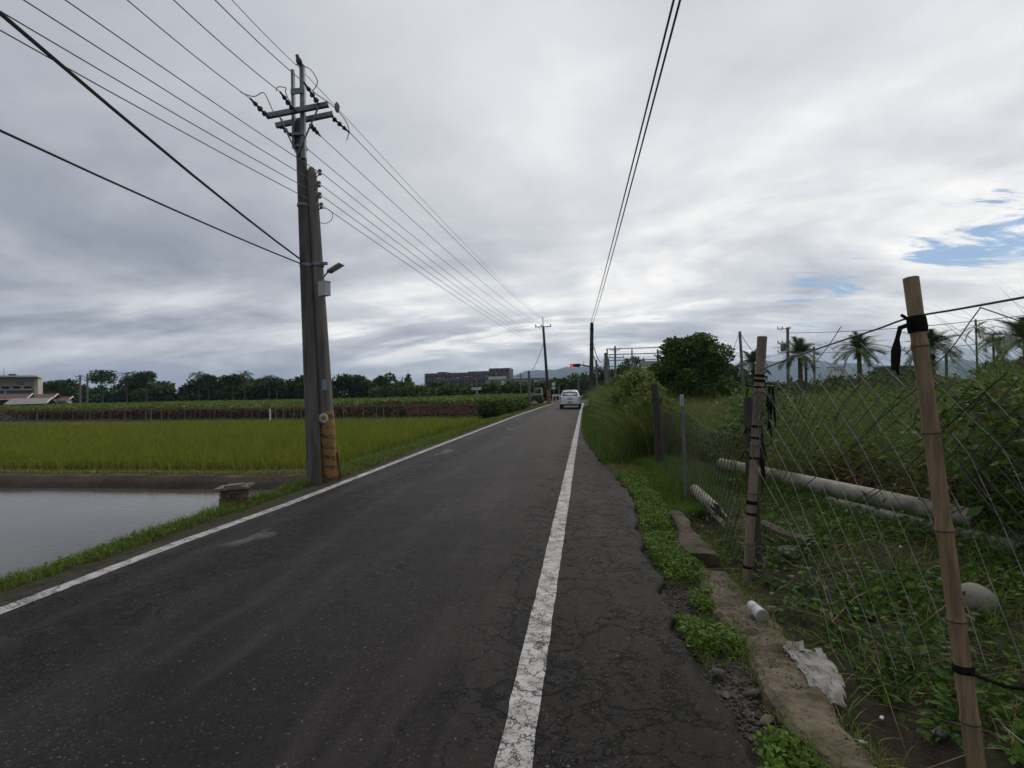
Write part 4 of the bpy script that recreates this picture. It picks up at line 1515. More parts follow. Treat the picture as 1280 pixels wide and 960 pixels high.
def shell_building():
    Z = 255
    a, b = D(531, 484, Z), D(641, 484, Z)
    o = Vector(((a.x + b.x) / 2, a.y, -.4))
    t = thing('unfinished_building', 'long unfinished grey building wrapped in scaffolding beyond the wood', 'building', o)
    W = b.x - a.x

    def blk(p0, p1, ytop, dy, d, m='shell_wall', nm='wall'):
        q0, q1 = D(p0, ytop, Z), D(p1, ytop, Z)
        h = q0.z + .4
        return MB().box(((q0.x + q1.x) / 2, o.y + dy + d / 2, o.z + h / 2), (q1.x - q0.x, d, h)).build(nm, m, t), q0, q1, h
    w, q0, q1, h = blk(531, 622, 467, 0, 22)
    blk(547, 556, 465, 1.5, 10)
    blk(585, 612, 464.5, 3, 14)
    tw, t0, t1, th = blk(611, 637, 460.5, 5, 14, nm='tower')
    z = 2.2
    while z < h - .6:
        MB().box(((q0.x + q1.x) / 2, o.y - .25, o.z + z), (q1.x - q0.x + .4, .5, .28)).build('floor_slab', mat('shell_slab', (.20, .18, .175), (.15, .135, .135), .9, .5), t)
        n = 15
        for k in range(n):
            x = q0.x + (q1.x - q0.x) * (k + .5) / n
            MB().box((x, o.y - .04, o.z + z + 1.45), ((q1.x - q0.x) / n * .55, .12, 1.3)).build('window_shade_panel', 'shell_dark', t)  # solid dark panel, painted shade of an open window
        z += 2.9
    for k in range(22):
        x = q0.x + (q1.x - q0.x) * k / 21
        MB().tube([(x, o.y - .9, o.z), (x, o.y - .9, o.z + h + random.uniform(.3, 1.0))], .09, 4).build('scaffold_pole', 'shell_slab', t)
    for k in range(4):
        x = t0.x + (t1.x - t0.x) * (k + .5) / 4
        MB().box((x, o.y + 4.94, th - 1.9), (1.4, .12, 1.2)).build('window_shade_panel', 'shell_dark', t)  # dark panel for the shade inside the tower windows


shell_building()


def glass_hall():
    Z = 190
    a, b = D(598, 487, Z), D(628, 487, Z)
    o = Vector(((a.x + b.x) / 2, a.y, -.4))
    t = thing('arched_hall', 'pale hall with curved green-glass roof in front of the building shell', 'building', o)
    h = D(612, 471, Z).z + .4
    W = b.x - a.x
    n = 10
    poly = [(-W / 2, 0)] + [(-W / 2 + W * k / n, h * (.35 + .65 * math.sin(math.pi * .5 * min(1, (k / n) * 1.5)))) for k in range(n + 1)] + [(W / 2, 0)]
    vs = [(o.x + x, o.y, o.z + z) for x, z in poly] + [(o.x + x, o.y + 10, o.z + z) for x, z in poly]
    m_ = len(poly)
    fs = [tuple(range(m_)), tuple(range(2 * m_ - 1, m_ - 1, -1))] + [(i, m_ + i, m_ + (i + 1) % m_, (i + 1) % m_) for i in range(m_)]
    MB().add(vs, fs).build('hall', 'green_glass', t)
    MB().box((o.x + W * .32, o.y - .15, o.z + h - .5), (W * .75, .3, 1.1)).build('roof_edge', 'white_wall', t)
    for k in range(6):
        x = o.x - W / 2 + W * (k + .5) / 6
        MB().box((x, o.y - .08, o.z + h * .22), (.25, .12, h * .42)).build('mullion', 'white_wall', t)


glass_hall()


def shelter(px0, px1, ytop, Z, label):
    a, b = D(px0, ytop, Z), D(px1, ytop, Z)
    o = Vector(((a.x + b.x) / 2, a.y, -.4))
    W = b.x - a.x
    t = thing('shelter', label, 'building', o)
    MB().box((o.x, o.y + 2, a.z), (W, 5, .5)).build('roof', 'white_wall', t)
    for k in range(4):
        MB().box((a.x + .6 + (W - 1.2) * k / 3, o.y, (a.z + o.z) / 2), (.4, .4, a.z - o.z - .3)).build('column', 'white_wall', t)
    MB().box((o.x + 1, o.y + 3.5, (a.z + o.z) / 2 - .1), (W * .55, 1.5, a.z - o.z - .5)).build('interior_shade', 'shell_dark', t)  # dark block standing in for the shaded interior


shelter(568, 601, 486.5, 98, 'flat white-roofed roadside shelter between the trees')
o_ = D(655, 474, 170)
t = thing('pale_house', 'low pale house with flat roof behind the left-hand road posts', 'building', (o_.x, o_.y, -.4))
MB().box((o_.x, o_.y + 4, (o_.z - .4) / 2), (14, 8, o_.z + .4)).build('wall', 'white_wall', t)
MB().box((o_.x, o_.y + 3.8, o_.z + .15), (15, 9, .35)).build('roof', 'sheet_grey', t)
for k in range(5):
    MB().box((o_.x - 5.2 + k * 2.6, o_.y - .04, o_.z - 1.2), (1.3, .1, 1.1)).build('window', 'dark_glass', t)
o_ = D(807, 453, 88)
t = thing('cream_house', 'cream house with stepped roof beside the big round tree', 'building', (o_.x, o_.y, -.1))
MB().box((o_.x + 2, o_.y + 3, o_.z / 2), (5.0, 6, o_.z)).build('wall', 'cream_wall', t)
MB().box((o_.x - .8, o_.y + 2.4, o_.z / 2 - .8), (2.4, 5, o_.z - 1.6)).build('annex', 'cream_wall', t)
MB().box((o_.x + 2, o_.y + 3, o_.z + .1), (5.4, 6.4, .25)).build('roof', 'white_wall', t)
for k in range(2):
    MB().box((o_.x + 1 + k * 1.9, o_.y - .04, o_.z - 1.3), (.9, .1, 1.0)).build('window', 'dark_glass', t)
for (px, py, Z, w, lab) in ((1048, 459, 330, 7, 'small square far building seen between the date palms'), (1134, 458, 200, 16, 'long low pale-roofed far hall behind the tall bamboo stake')):
    o_ = D(px, py, Z)
    t = thing('far_building', lab, 'building', (o_.x, o_.y, -.1))
    MB().box((o_.x, o_.y + 4, o_.z / 2), (w, 8, o_.z)).build('wall', 'white_wall' if w < 10 else 'shed_dark', t)
    MB().box((o_.x, o_.y + 4, o_.z + .2), (w + .8, 9, .5)).build('roof', 'sheet_grey', t)
    for k in range(3):
        MB().box((o_.x + (k - 1) * w * .28, o_.y - .04, o_.z - 1.5), (w * .12, .1, 1.2)).build('window', 'dark_glass', t)


# ------------------------------------------------------------------ hills
def hills():
    V, F_ = [], []
    xs = np.linspace(-2600, 3400, 121)
    n = len(xs)
    y0 = 3600
    prof = 40 + 95 * vnoise(xs, xs * 0, .0016, 61) + 45 * vnoise(xs, xs * 0, .006, 62) + 14 * vnoise(xs, xs * 0, .02, 63)
    prof *= np.interp(xs, [-2600, -1500, -300, 500, 1500, 3400], [.5, .4, 1.1, 1.35, 1.35, 1.7])
    rows = 7
    for r in range(rows):
        f_ = r / (rows - 1)
        z = prof * math.sin(math.pi * .5 * f_) * (1 + .12 * (vnoise(xs, xs * 0 + r, .01, 64 + r) - .5)) - 2
        for i in range(n):
            V.append((xs[i], y0 + 700 * f_, z[i]))
    for i in range(n):
        V.append((xs[i], y0 + 1500, -2))
    for r in range(rows):
        for i in range(n - 1):
            k = r * n + i
            F_.append((k, k + 1, k + n + 1, k + n))
    o = MB().add(V, F_).build('hills', mat('forest_hill', (.035, .050, .030), (.05, .065, .04), .95, .01), smooth=True)
    tag(o, 'low forested hills on the horizon', kind='structure')


hills()


# ------------------------------------------------------------------ things at the end of the road
def make_car():
    cx, cy = -1.27, 41.75                     # tail of the car
    W, Lg = 1.70, 4.2
    t = thing('hatchback_car', 'white hatchback seen from behind, driving towards the red signal', 'car', (cx, cy + Lg / 2, 0))
    mat('car_white', (.66, .67, .68), (.62, .63, .64), .22, 2, spec=.6)
    mat('car_trim', (.02, .02, .022), (.015, .015, .016), .6, 9)
    mat('tail_red', (.38, .025, .02), (.30, .02, .018), .25, 5)
    mat('rim_silver', (.35, .36, .37), (.25, .26, .27), .35, 8, metal=.5)
    # lofted body: stations along the length, each a half outline (x, z)
    st = [  # y,   zbottom, z waist, z top, half width low, half width waist, half width top
        (0.00, .42, .78, .95, .66, .74, .66),
        (0.07, .30, .82, 1.02, .80, .83, .70),
        (0.25, .26, .88, 1.22, .845, .85, .64),
        (0.60, .24, .90, 1.44, .85, .85, .58),
        (1.10, .22, .91, 1.52, .85, .85, .57),
        (1.90, .22, .91, 1.52, .85, .85, .57),
        (2.60, .22, .91, 1.40, .85, .85, .58),
        (3.20, .22, .90, 1.00, .845, .845, .66),
        (3.80, .24, .80, .90, .82, .81, .62),
        (4.15, .30, .66, .74, .70, .68, .52),
        (4.20, .42, .60, .66, .60, .58, .45)]
    V, Fc = [], []
    for (y, zb, zw, zt, wl, ww, wt) in st:
        half = [(0, zb), (wl * .8, zb), (wl, zb + .12), (ww, zw), (ww * .985, zw + .03), (wt + .03, zt - .06), (wt * .9, zt), (0, zt + .02)]
        ring = half + [(-x, z) for x, z in half[-2:0:-1]]
        V.append([(cx + x, cy + y, z) for x, z in ring])
    k = len(V[0])
    vs = [p for r in V for p in r]
    for i in range(len(V) - 1):
        for j in range(k):
            Fc.append((i * k + j, i * k + (j + 1) % k, (i + 1) * k + (j + 1) % k, (i + 1) * k + j))
    Fc.append(tuple(range(k - 1, -1, -1)))
    Fc.append(tuple((len(V) - 1) * k + j for j in range(k)))
    body = MB().add(vs, Fc).build('body', 'car_white', t, smooth=True)

    def quad(name, pts, m, par, th=.012):
        a, b, c, d = [Vector(p) for p in pts]
        n_ = (b - a).cross(d - a).normalized() * th
        MB().add([a, b, c, d, a + n_, b + n_, c + n_, d + n_], [(3, 2, 1, 0), (4, 5, 6, 7), (0, 1, 5, 4), (1, 2, 6, 5), (2, 3, 7, 6), (3, 0, 4, 7)]).build(name, m, par)
    mat('rear_glass', (.10, .105, .105), (.06, .065, .065), .08, 3, spec=.8)
    quad('rear_window', [(cx - .66, cy + .085, 1.05), (cx + .66, cy + .085, 1.05), (cx + .54, cy + .44, 1.38), (cx - .54, cy + .44, 1.38)], 'rear_glass', t)
    for s in (-1, 1):
        pts = [(cx + s * .845, cy + .75, .96), (cx + s * .845, cy + 2.75, .96), (cx + s * .625, cy + 2.4, 1.36), (cx + s * .62, cy + .95, 1.43)]
        quad('side_window', pts if s > 0 else pts[::-1], 'dark_glass', t)
        tl = MB().box((cx + s * .735, cy + .08, .86), (.20, .15, .19), taper=.8).build('tail_light', 'tail_red', t)
        MB().box((cx + s * .70, cy + .03, .73), (.20, .12, .05)).build('reverse_lamp', mat('lamp_pale', (.6, .45, .40), (.55, .4, .36), .3, 5), tl)
        MB().box((cx + s * .93, cy + 2.65, .98), (.17, .10, .13), taper=.8).build('door_mirror', 'car_white', t)
        for y in (.68, 3.35):
            c = Vector((cx + s * .76, cy + y, .30))
            w = MB().lathe(c - Vector((.10, 0, 0)), c + Vector((.10, 0, 0)), [(0, .25), (.1, .30), (.9, .30), (1, .25)], 20).build('wheel', 'tyre', t, smooth=True)
            MB().lathe(c + Vector((s * .1005, 0, 0)), c + Vector((s * .113, 0, 0)), [(0, .20), (.6, .19), (1, .05)], 14).build('rim', 'rim_silver', w, smooth=True)
        MB().box((cx + s * .45, cy + .028, .34), (.30, .05, .05)).build('reflector', 'tail_red', t)
    MB().box((cx, cy + .0, .52), (1.44, .10, .26), taper=.97).build('bumper', 'car_white', t)
    MB().box((cx, cy + .02, .33), (1.30, .10, .12)).build('lower_bumper', 'car_trim', t)
    MB().box((cx, cy - .056, .52), (.36, .012, .15)).build('number_plate', mat('plate_grey', (.28, .29, .30), (.2, .2, .21), .5, 20), t)
    MB().box((cx, cy + .005, .80), (.42, .05, .05)).build('hatch_handle', 'car_trim', t)
    MB().lathe((cx, cy - .002, .90), (cx, cy - .012, .90), [(0, .055), (1, .05)], 12).build('badge', 'rim_silver', t)
    MB().box((cx, cy + .50, 1.49), (1.0, .16, .03)).build('spoiler', 'car_white', t)
    MB().box((cx, cy + .415, 1.455), (.30, .03, .025)).build('high_brake_lamp', 'tail_red', t)


make_car()


def make_signal():
    Z = 66
    a = D(737.5, 458, Z)
    b = D(715, 457, Z)
    base = Vector((a.x, a.y, -.05))
    t = thing('traffic_signal', 'traffic signal showing red on a long arm over the crossing', 'traffic light', base)
    MB().tube([base, Vector((a.x, a.y, a.z + .4))], [.11, .08], 10).build('pole', 'galvanised', t)
    MB().tube([a, b + Vector((1.0, 0, .08))], .085, 8).build('arm', 'dark_pole', t)
    h = MB().box(b + Vector((.42, -.12, 0)), (1.30, .22, .42)).build('signal_head', 'car_trim', t)
    MB().box(b + Vector((1.5, 0, .25)), (.08, .08, .4)).build('bracket', 'galvanised', t)
    for k in range(3):
        c = b + Vector((.0 + k * .42, -.232, 0))
        lens = MB().lathe(c, c + Vector((0, -.03, 0)), [(0, .155), (1, .13)], 14).build('lens', mat('red_lit', (.5, .02, .02), (.45, .02, .02), .4, 5, emit=(1, .03, .06, 1.1)) if k == 0 else mat('lens_off', (.03, .035, .03), (.02, .02, .02), .4, 5), h)
        MB().lathe(c + Vector((0, -.0, .03)), c + Vector((0, -.2, .03)), [(0, .185), (1, .185)], 14)
        vis = MB()
        pts = []
        for j in range(9):
            th = math.pi * j / 8
            for y in (-.005, -.22):
                for r in (.165, .18):
                    pts.append(c + Vector((math.cos(th) * r, y, math.sin(th) * r)))
        fs = []
        for j in range(8):
            p0, p1 = j * 4, j * 4 + 4
            fs += [(p0, p0 + 2, p1 + 2, p1), (p0 + 1, p1 + 1, p1 + 3, p0 + 3), (p0 + 2, p0 + 3, p1 + 3, p1 + 2)]
        vis.add(pts, fs).build('visor', 'car_trim', lens)


make_signal()

GB = 'poles near the crossing'


def pole_px(px_t, py_t, py_b, Z, r0, r1, arms, label, m='far_pole', px_b=None, ext=0.0, ins=False, group=GB):
    tp = D(px_t, py_t, Z)
    bt = D(px_b if px_b else px_t, py_b, Z)
    return far_pole((bt.x, bt.y, min(bt.z, 0) if bt.z < 1 else -.1), tp, r0, r1, arms, label, group, m, ins=ins, ext=ext)


pole_px(661, 463, 503, 56, .16, .13, [], 'short concrete post with black cap left of the road', px_b=662)
pole_px(651, 467, 503, 62, .09, .07, [(.3, 1.0, 0)], 'thin lamp post with short arm beside the leafy trellis end')
pole_px(745.3, 450, 490, 58, .14, .11, [], 'bare grey pole behind the right-hand roadside bushes', px_b=746)
pole_px(757, 441, 490, 52, .17, .14, [], 'stout grey pole beside the steel frame')
pole_px(769, 432.5, 490, 75, .17, .14, [(1.7, 2.1, .2), (.6, 1.4, .0)], 'grey crossarm pole standing behind the steel frame', ext=.0, ins=True)
pole_px(723, 473, 505, 80, .16, .14, [], 'pale concrete post behind the white car', px_b=723.5)
pole_px(985, 409, 487, 62, .20, .16, [(.2, 1.5, -.5), (1.9, 1.5, -.5), (3.0, 1.5, -.5)], 'steel grey pole with stub arms and a transformer across the field', ins=True, group='poles across the field')
pole_px(925, 414, 484, 48, .15, .12, [], 'leaning bare pole with guy wires right of the big tree', px_b=930, group='poles across the field')
pole_px(1018, 433, 482, 62, .13, .11, [(1.8, .5, .3), (2.6, .5, .3)], 'thin pole with small side brackets beside a date palm', group='poles across the field')
pole_px(1007.5, 448, 484, 56, .14, .13, [], 'short dark post close to a date palm trunk', m='dark_pole', group='poles across the field')
pole_px(1183, 438, 468, 50, .13, .12, [], 'short dark post between the stake and the areca palm', m='dark_pole', group='poles across the field')
pole_px(1124, 434, 470, 75, .14, .12, [(.3, 1.5, 0)], 'small dark pole with insulators just left of the tall bamboo stake', m='dark_pole', ins=True, group='poles across the field')
pole_px(100, 468.5, 500, 105, .20, .17, [(.4, 2.0, 0), (1.0, 1.4, 0)], 'far power pole with two crossarms beside the sheds', ins=True, group='far poles by the wood')
pole_px(109, 467, 500, 112, .20, .17, [(.9, 1.6, .2), (1.5, 1.6, .2)], 'far power pole with offset crossarms against the wood', ins=True, group='far poles by the wood')
pole_px(503, 471, 490, 150, .16, .14, [(.6, 2.4, 0)], 'far cross-shaped pole above the wood', ins=False, group='far poles by the wood')
pole_px(796, 450, 480, 110, .14, .12, [(.7, 1.5, 0)], 'far small crossarm pole seen through the steel frame')
tr = D(980, 434, 61.5)
o = MB().lathe(tr - Vector((0, 0, .45)), tr + Vector((0, 0, .45)), [(0, .32), (.05, .36), (.9, .36), (1, .25)], 12).build('transformer', 'insulator_grey', origin=tuple(tr), smooth=True)
tag(o, 'grey drum transformer hung on the stub-armed pole', 'transformer')


def lamp_post(px, py, Z, label):
    tp = D(px, py, Z)
    b = Vector((tp.x, tp.y, -.3))
    t = thing('street_lamp', label, 'street lamp', b, 'twin-armed street lamps before the building shell')
    MB().tube([b, tp], [.13, .09], 7).build('pole', 'galvanised', t)
    for s in (-1, 1):
        MB().tube([tp - Vector((0, 0, .5)), tp + Vector((s * .5, 0, .7)), tp + Vector((s * 1.6, 0, 1.15)), tp + Vector((s * 2.2, 0, 1.1))], .08, 6).build('arm', 'galvanised', t, smooth=True)
        MB().box(tp + Vector((s * 2.5, 0, 1.08)), (.9, .3, .16)).build('lamp_head', 'box_grey', t)


lamp_post(560, 478, 125, 'twin-armed street lamp before the left part of the shell')
lamp_post(596, 476, 125, 'twin-armed street lamp beside the curved glass roof')


def steel_frame():
    Z = 50
    tops = {k: D(k, 436.5, Z) for k in (759, 790, 822)}
    base = tops[759]
    t = thing('steel_frame', 'bare steel frame of posts and four rails beside the big tree', 'frame', (base.x, base.y, 0))
    for k, p in tops.items():
        MB().box((p.x, p.y, p.z / 2 - .05), (.13, .13, p.z + .1)).build('post', 'galvanised', t)
    y0 = tops[759]
    for py, m in ((436.5, 'galvanised'), (443.5, 'galvanised'), (451, 'galvanised'), (458.5, 'galvanised')):
        a, b = D(757.5, py, Z), D(823, py, Z)
        b.z = a.z
        b.y = a.y = y0.y - .16
        MB().box((a + b) / 2, ((b - a).length, .08, .08)).build('rail', m, t)
    for px0, px1 in ((760, 766.5), (792, 799)):
        a, b = D(px0, 446, Z + .2), D(px1, 480, Z + 1.5)
        b.z = 0
        MB().tube([a, b], .07, 6).build('brace', 'galvanised', t)


steel_frame()


def guy(a, b, r, label, s=.2):
    wire('guy_wire', sag(a, b, s, 10), r, 'black_cable', label, None)


guy(on_pole(pR_b, pR_t, pR_t.z - 2.1) + Vector((.19, 0, 0)), D(756.5, 446, 52), .035, 'cable sagging from the bare dark pole to the stout grey pole', .9)
guy(on_pole(pR_b, pR_t, pR_t.z - 2.9) + Vector((.19, 0, 0)), D(756.5, 449, 52), .035, 'lower cable sagging from the bare dark pole to the stout grey pole', .9)
guy(D(925, 415, 48), D(906, 462, 46), .022, 'guy wire from the leaning bare pole towards the big tree', .1)
guy(D(925, 415, 48), D(954, 447, 56), .03, 'cable from the leaning bare pole into the palms', .5)
guy(D(985, 416, 62), D(1300, 392, 36), .03, 'long thin cable from the stub-armed pole over the date palms', .35)
guy(D(1018, 440, 62), D(1300, 420, 40), .025, 'lower thin cable over the date palms', .5)
guy(D(1018, 440, 62), D(1048, 464, 62), .02, 'guy wire of the thin bracket pole', .05)

# sign, posts and a parked machine left of the road end
s = D(692, 484, 74)
t = thing('road_sign', 'two small white plates on a post at the left road end', 'sign', (s.x, s.y, -.1))
MB().tube([(s.x, s.y, -.1), (s.x, s.y, s.z + .55)], .04, 6).build('post', 'galvanised', t)
MB().lathe((s.x, s.y - .05, s.z + .42), (s.x, s.y - .08, s.z + .42), [(0, .28), (1, .28)], 14).build('round_plate', 'white_paint', t)
MB().box((s.x, s.y - .07, s.z - .12), (.55, .03, .32)).build('square_plate', 'white_paint', t)
s = D(698, 483, 76)
o = MB().tube([D(700, 497, 76), s], [.16, .12], 7).build('leaning_post', 'far_pole', origin=tuple(D(700, 497, 76)))
tag(o, 'pale post leaning left beside the small white plates', 'post')
g0, g1 = D(690, 495, 70), D(700, 493.5, 70)
t = thing('guard_rail', 'short pale guard rail at the left road end', 'guard rail', (g0.x, g0.y, 0))
MB().box((g0 + g1) / 2, ((g1 - g0).length, .06, .30)).build('rail', 'white_paint', t)
for f_ in (.1, .5, .9):
    p = g0.lerp(g1, f_)
    MB().box((p.x, p.y + .07, p.z / 2 - .05), (.10, .08, max(p.z, .3) + .1)).build('post', 'white_paint', t)

m0 = Vector((-6.3, 62.5, -.1))
t = thing('farm_machine', 'dark parked farm machine with pale cab left of the road end', 'tractor', m0)
MB().box(m0 + Vector((0, 0, .75)), (2.3, 1.3, .6), taper=.9).build('body', 'shed_dark', t)
cb = MB().box(m0 + Vector((.55, 0, 1.50)), (1.0, 1.2, .9), taper=.85).build('cab', mat('cab_beige', (.34, .30, .24), (.26, .23, .19), .6, 3), t)
MB().box(m0 + Vector((.55, -.60, 1.55)), (.7, .06, .5)).build('window', 'dark_glass', cb)
for sx, r in ((-.75, .48), (.8, .40)):
    for sy in (-.72, .72):
        c = m0 + Vector((sx, sy, r))
        w = MB().lathe(c - Vector((0, .13, 0)), c + Vector((0, .13, 0)), [(0, r * .85), (.15, r), (.85, r), (1, r * .85)], 16).build('wheel', 'tyre', t, smooth=True)
        MB().lathe(c + Vector((0, math.copysign(.131, sy), 0)), c + Vector((0, math.copysign(.16, sy), 0)), [(0, r * .5), (1, r * .3)], 12).build('rim', 'rust', w)
MB().tube([m0 + Vector((-.9, 0, .9)), m0 + Vector((-1.7, 0, 1.2)), m0 + Vector((-2.2, 0, .4))], .10, 6).build('boom', 'rust', t)


# ------------------------------------------------------------------ right verge: broken concrete, stones, litter
def slab_mat(name, k):
    m = bpy.data.materials.new(name)
    m.use_nodes = True
    q = NT(m.node_tree)
    out = q.n('ShaderNodeOutputMaterial')
    pos = q.n('ShaderNodeNewGeometry').outputs['Position']
    n1 = q.noise(pos, 4.5, 6, .65)
    n2 = q.noise(pos, 22, 6, .7)
    n3 = q.noise(pos, 2.2, 4, .6)
    c = q.mix(q.ramp(n1, .35, .65), tuple(a * k for a in (.20, .165, .115)) + (1,), tuple(a * k for a in (.11, .085, .058)) + (1,))
    c = q.mix(q.math('MULTIPLY', q.ramp(n2, .50, .66), .75), c, (.055, .043, .032, 1))
    c = q.mix(q.math('MULTIPLY', q.ramp(n3, .52, .66), .6), c, (.060, .060, .024, 1))
    c = q.mix(q.math('MULTIPLY', q.ramp(q.noise(pos, 60, 4, .7), .60, .70), .6), c, (.27, .24, .19, 1))
    p = q.n('ShaderNodeBsdfPrincipled', {'Base Color': c, 'Roughness': .9, 'Specular IOR Level': .3})
    hh = q.math('ADD', q.math('MULTIPLY', n1, 1.2), n2)
    q.put(p.inputs['Normal'], q.n('ShaderNodeBump', {'Strength': .9, 'Distance': .03, 'Height': hh}))
    q.put(out.inputs[0], p)
    MATS[name] = m


slab_mat('concrete_slab', 1.0)
slab_mat('concrete_slab_old', .62)
mat('concrete_grey', (.15, .145, .135), (.09, .087, .08), .9, 6, .8, 40)
mat('stone', (.135, .125, .115), (.080, .075, .070), .85, 9, .6, 40)
mat('stone_tan', (.20, .165, .125), (.12, .10, .075), .85, 9, .6, 40)


def ledge(name, ya, yb, x0, x1, z0, z1, seed, m, label):
    """a long cast strip with broken, uneven edges"""
    ys = np.arange(ya, yb + .001, .05)
    r = np.random.default_rng(seed)
    n = len(ys)
    jl = np.cumsum(r.normal(0, .011, n))
    jl -= np.linspace(0, jl[-1], n)
    jr = np.cumsum(r.normal(0, .009, n))
    jr -= np.linspace(0, jr[-1], n)
    V = []
    for i, y in enumerate(ys):
        a, b = x0(y) + jl[i], x1(y) + jr[i]
        top = z1 + .014 * math.sin(y * 2.1 + seed) + .01 * math.sin(y * 7.3) + r.normal(0, .004)
        V.append([(a - .02, y, z0), (a, y, top - .025), (a + .03, y, top), (a * .66 + b * .34, y, top + r.normal(0, .007)), (a * .33 + b * .67, y, top - .004 + r.normal(0, .007)), (b - .025, y, top - .012), (b, y, top - .035), (b + .015, y, z0)])
    k = 8
    vs = [p for row in V for p in row]
    fs = []
    for i in range(n - 1):
        for j in range(k - 1):
            fs.append((i * k + j, i * k + j + 1, (i + 1) * k + j + 1, (i + 1) * k + j))
    fs.append(tuple(range(k)))
    fs.append(tuple((n - 1) * k + j for j in range(k - 1, -1, -1)))
    o = MB().add(vs, fs).build(name, m)
    return tag(o, label, kind='structure')


ledge('concrete_strip', .6, 4.62, lambda y: .90 + .035 * math.sin(y * 1.4), lambda y: min(1.19 + .02 * math.sin(y * 2), fence_x(y) - .12), -.16, .012, 3, 'concrete_slab', 'broken mossy concrete strip between the road and the fence')
ledge('concrete_strip', 4.98, 6.7, lambda y: .92 + .05 * (y - 5), lambda y: 1.17, -.14, .06, 8, 'concrete_slab_old', 'raised continuation of the concrete strip with a broken end')


def stone_mesh(seed, n=2):
    import bmesh
    bm = bmesh.new()
    bmesh.ops.create_icosphere(bm, subdivisions=n, radius=1)
    r = random.Random(seed)
    off = [Vector((r.uniform(-1, 1), r.uniform(-1, 1), r.uniform(-1, 1))).normalized() for _ in range(9)]
    for v in bm.verts:
        for o in off:
            d = v.co.dot(o)
            if d > .62:
                v.co -= o * (d - .62) * .85
    me = bpy.data.meshes.new('stone')
    bm.to_mesh(me)
    bm.free()
    return me


STN = [stone_mesh(i) for i in range(5)]


def stone(p, s, m, label, group=None, rz=0.0, name='stone', i=0):
    me = STN[i % 5].copy()
    me.materials.append(MATS[m])
    o = bpy.data.objects.new(name, me)
    C.objects.link(o)
    o.location = p
    o.scale = s
    o.rotation_euler = (random.uniform(-.2, .2), random.uniform(-.2, .2), rz)
    return tag(o, label, 'stone', group)


def at_px(px, py, z=0.0):
    p = G(px, py, z)
    return p.x, p.y


for i, (px, py, s, m, lab, rz) in enumerate((
        (838, 697, (.085, .045, .035), 'stone_tan', 'flat tan stone wedged before the broken end of the raised strip', .2),
        (842, 708, (.075, .04, .03), 'stone_tan', 'second tan stone just below the first, by the broken strip end', -.2),
        (868, 775, (.055, .035, .025), 'stone_tan', 'tan stone in the weeds beside the concrete strip', .1),
        (855, 785, (.06, .05, .035), 'stone', 'grey stone half sunk in gravel near the road edge', .5),
        (897, 838, (.045, .05, .045), 'stone', 'upright grey stone at the ragged road edge', .3),
        (938, 858, (.06, .038, .025), 'stone', 'flat blue-grey stone on gravel beside the concrete strip', -.2),
        (955, 893, (.05, .035, .025), 'stone_tan', 'brownish stone among weeds below the flat blue-grey one', .4),
        (905, 860, (.035, .025, .018), 'stone_tan', 'small pale stone between road edge and flat stone', .9),
        (985, 925, (.045, .03, .022), 'stone', 'grey stone at the foot of the gravel beside the strip', .2),
        (962, 757, (.075, .055, .06), 'stone_tan', 'rounded tan lump behind the paper cup', .5),
        (1171, 907, (.075, .04, .03), 'stone', 'oblong grey stone lying in the soil beyond the plastic sheet', .7))):
    x, y = at_px(px, py, -.02)
    stone((x, y, gz(x, y) + s[2] * .45), s, m, lab, 'loose stones beside the road', rz, i=i)
x, y = at_px(896, 803, -.02)
stone((x, y, gz(x, y) + .018), (.016, .013, .012), 'orange_board', 'small orange brick chip on the gravel', None, 0, 'brick_chip', 2)
x, y = 2.60, 3.93
o = MB().lathe((x, y, gz(x, y) - .02), (x, y, gz(x, y) + .19), [(0, .06), (.15, .10), (.4, .125), (.65, .12), (.85, .085), (.97, .04), (1, .01)], 18).build('round_stone', mat('pale_round', (.20, .185, .155), (.13, .12, .10), .85, 6, .3, 40), origin=(x, y, 0), smooth=True)
tag(o, 'pale round boulder in the weeds behind the tall bamboo stake', 'stone')

# gravel
V = Veg()
n = 3600
y = 1.4 + 4.6 * RNG.uniform(0, 1, n) ** 1.3
ex = np.interp(y, EDGE_Y, EDGE_X)
x = ex + .02 + RNG.uniform(0, 1, n) * (.93 - ex)
z = ground_z(x, y)
s = RNG.uniform(.003, .012, n) * np.where(RNG.uniform(0, 1, n) < .1, 1.7, 1)
oct_ = np.array([(1, 0, 0), (-1, 0, 0), (0, 1, 0), (0, -1, 0), (0, 0, .7), (0, 0, -.5)], float)
a = RNG.uniform(0, 6.28, n)
R_ = np.stack([np.stack([np.cos(a), -np.sin(a), a * 0], 1), np.stack([np.sin(a), np.cos(a), a * 0], 1), np.stack([a * 0, a * 0, a * 0 + 1], 1)], 1)
sh = oct_[None] * RNG.uniform(.6, 1.3, (n, 6, 3))
v = np.einsum('nij,nkj->nki', R_, sh) * s[:, None, None] + np.stack([x, y, z + s * .3], 1)[:, None]
tri = np.array([(0, 2, 4), (2, 1, 4), (1, 3, 4), (3, 0, 4), (2, 0, 5), (1, 2, 5), (3, 1, 5), (0, 3, 5)])
V._push(v, tri, cols(n, [(.085, .075, .065), (.055, .048, .042), (.13, .115, .095), (.075, .055, .04)], .25))
tag(V.build('gravel', 'leaf_dark'), 'loose gravel between the tarmac and the concrete strip', 'gravel', kind='stuff')
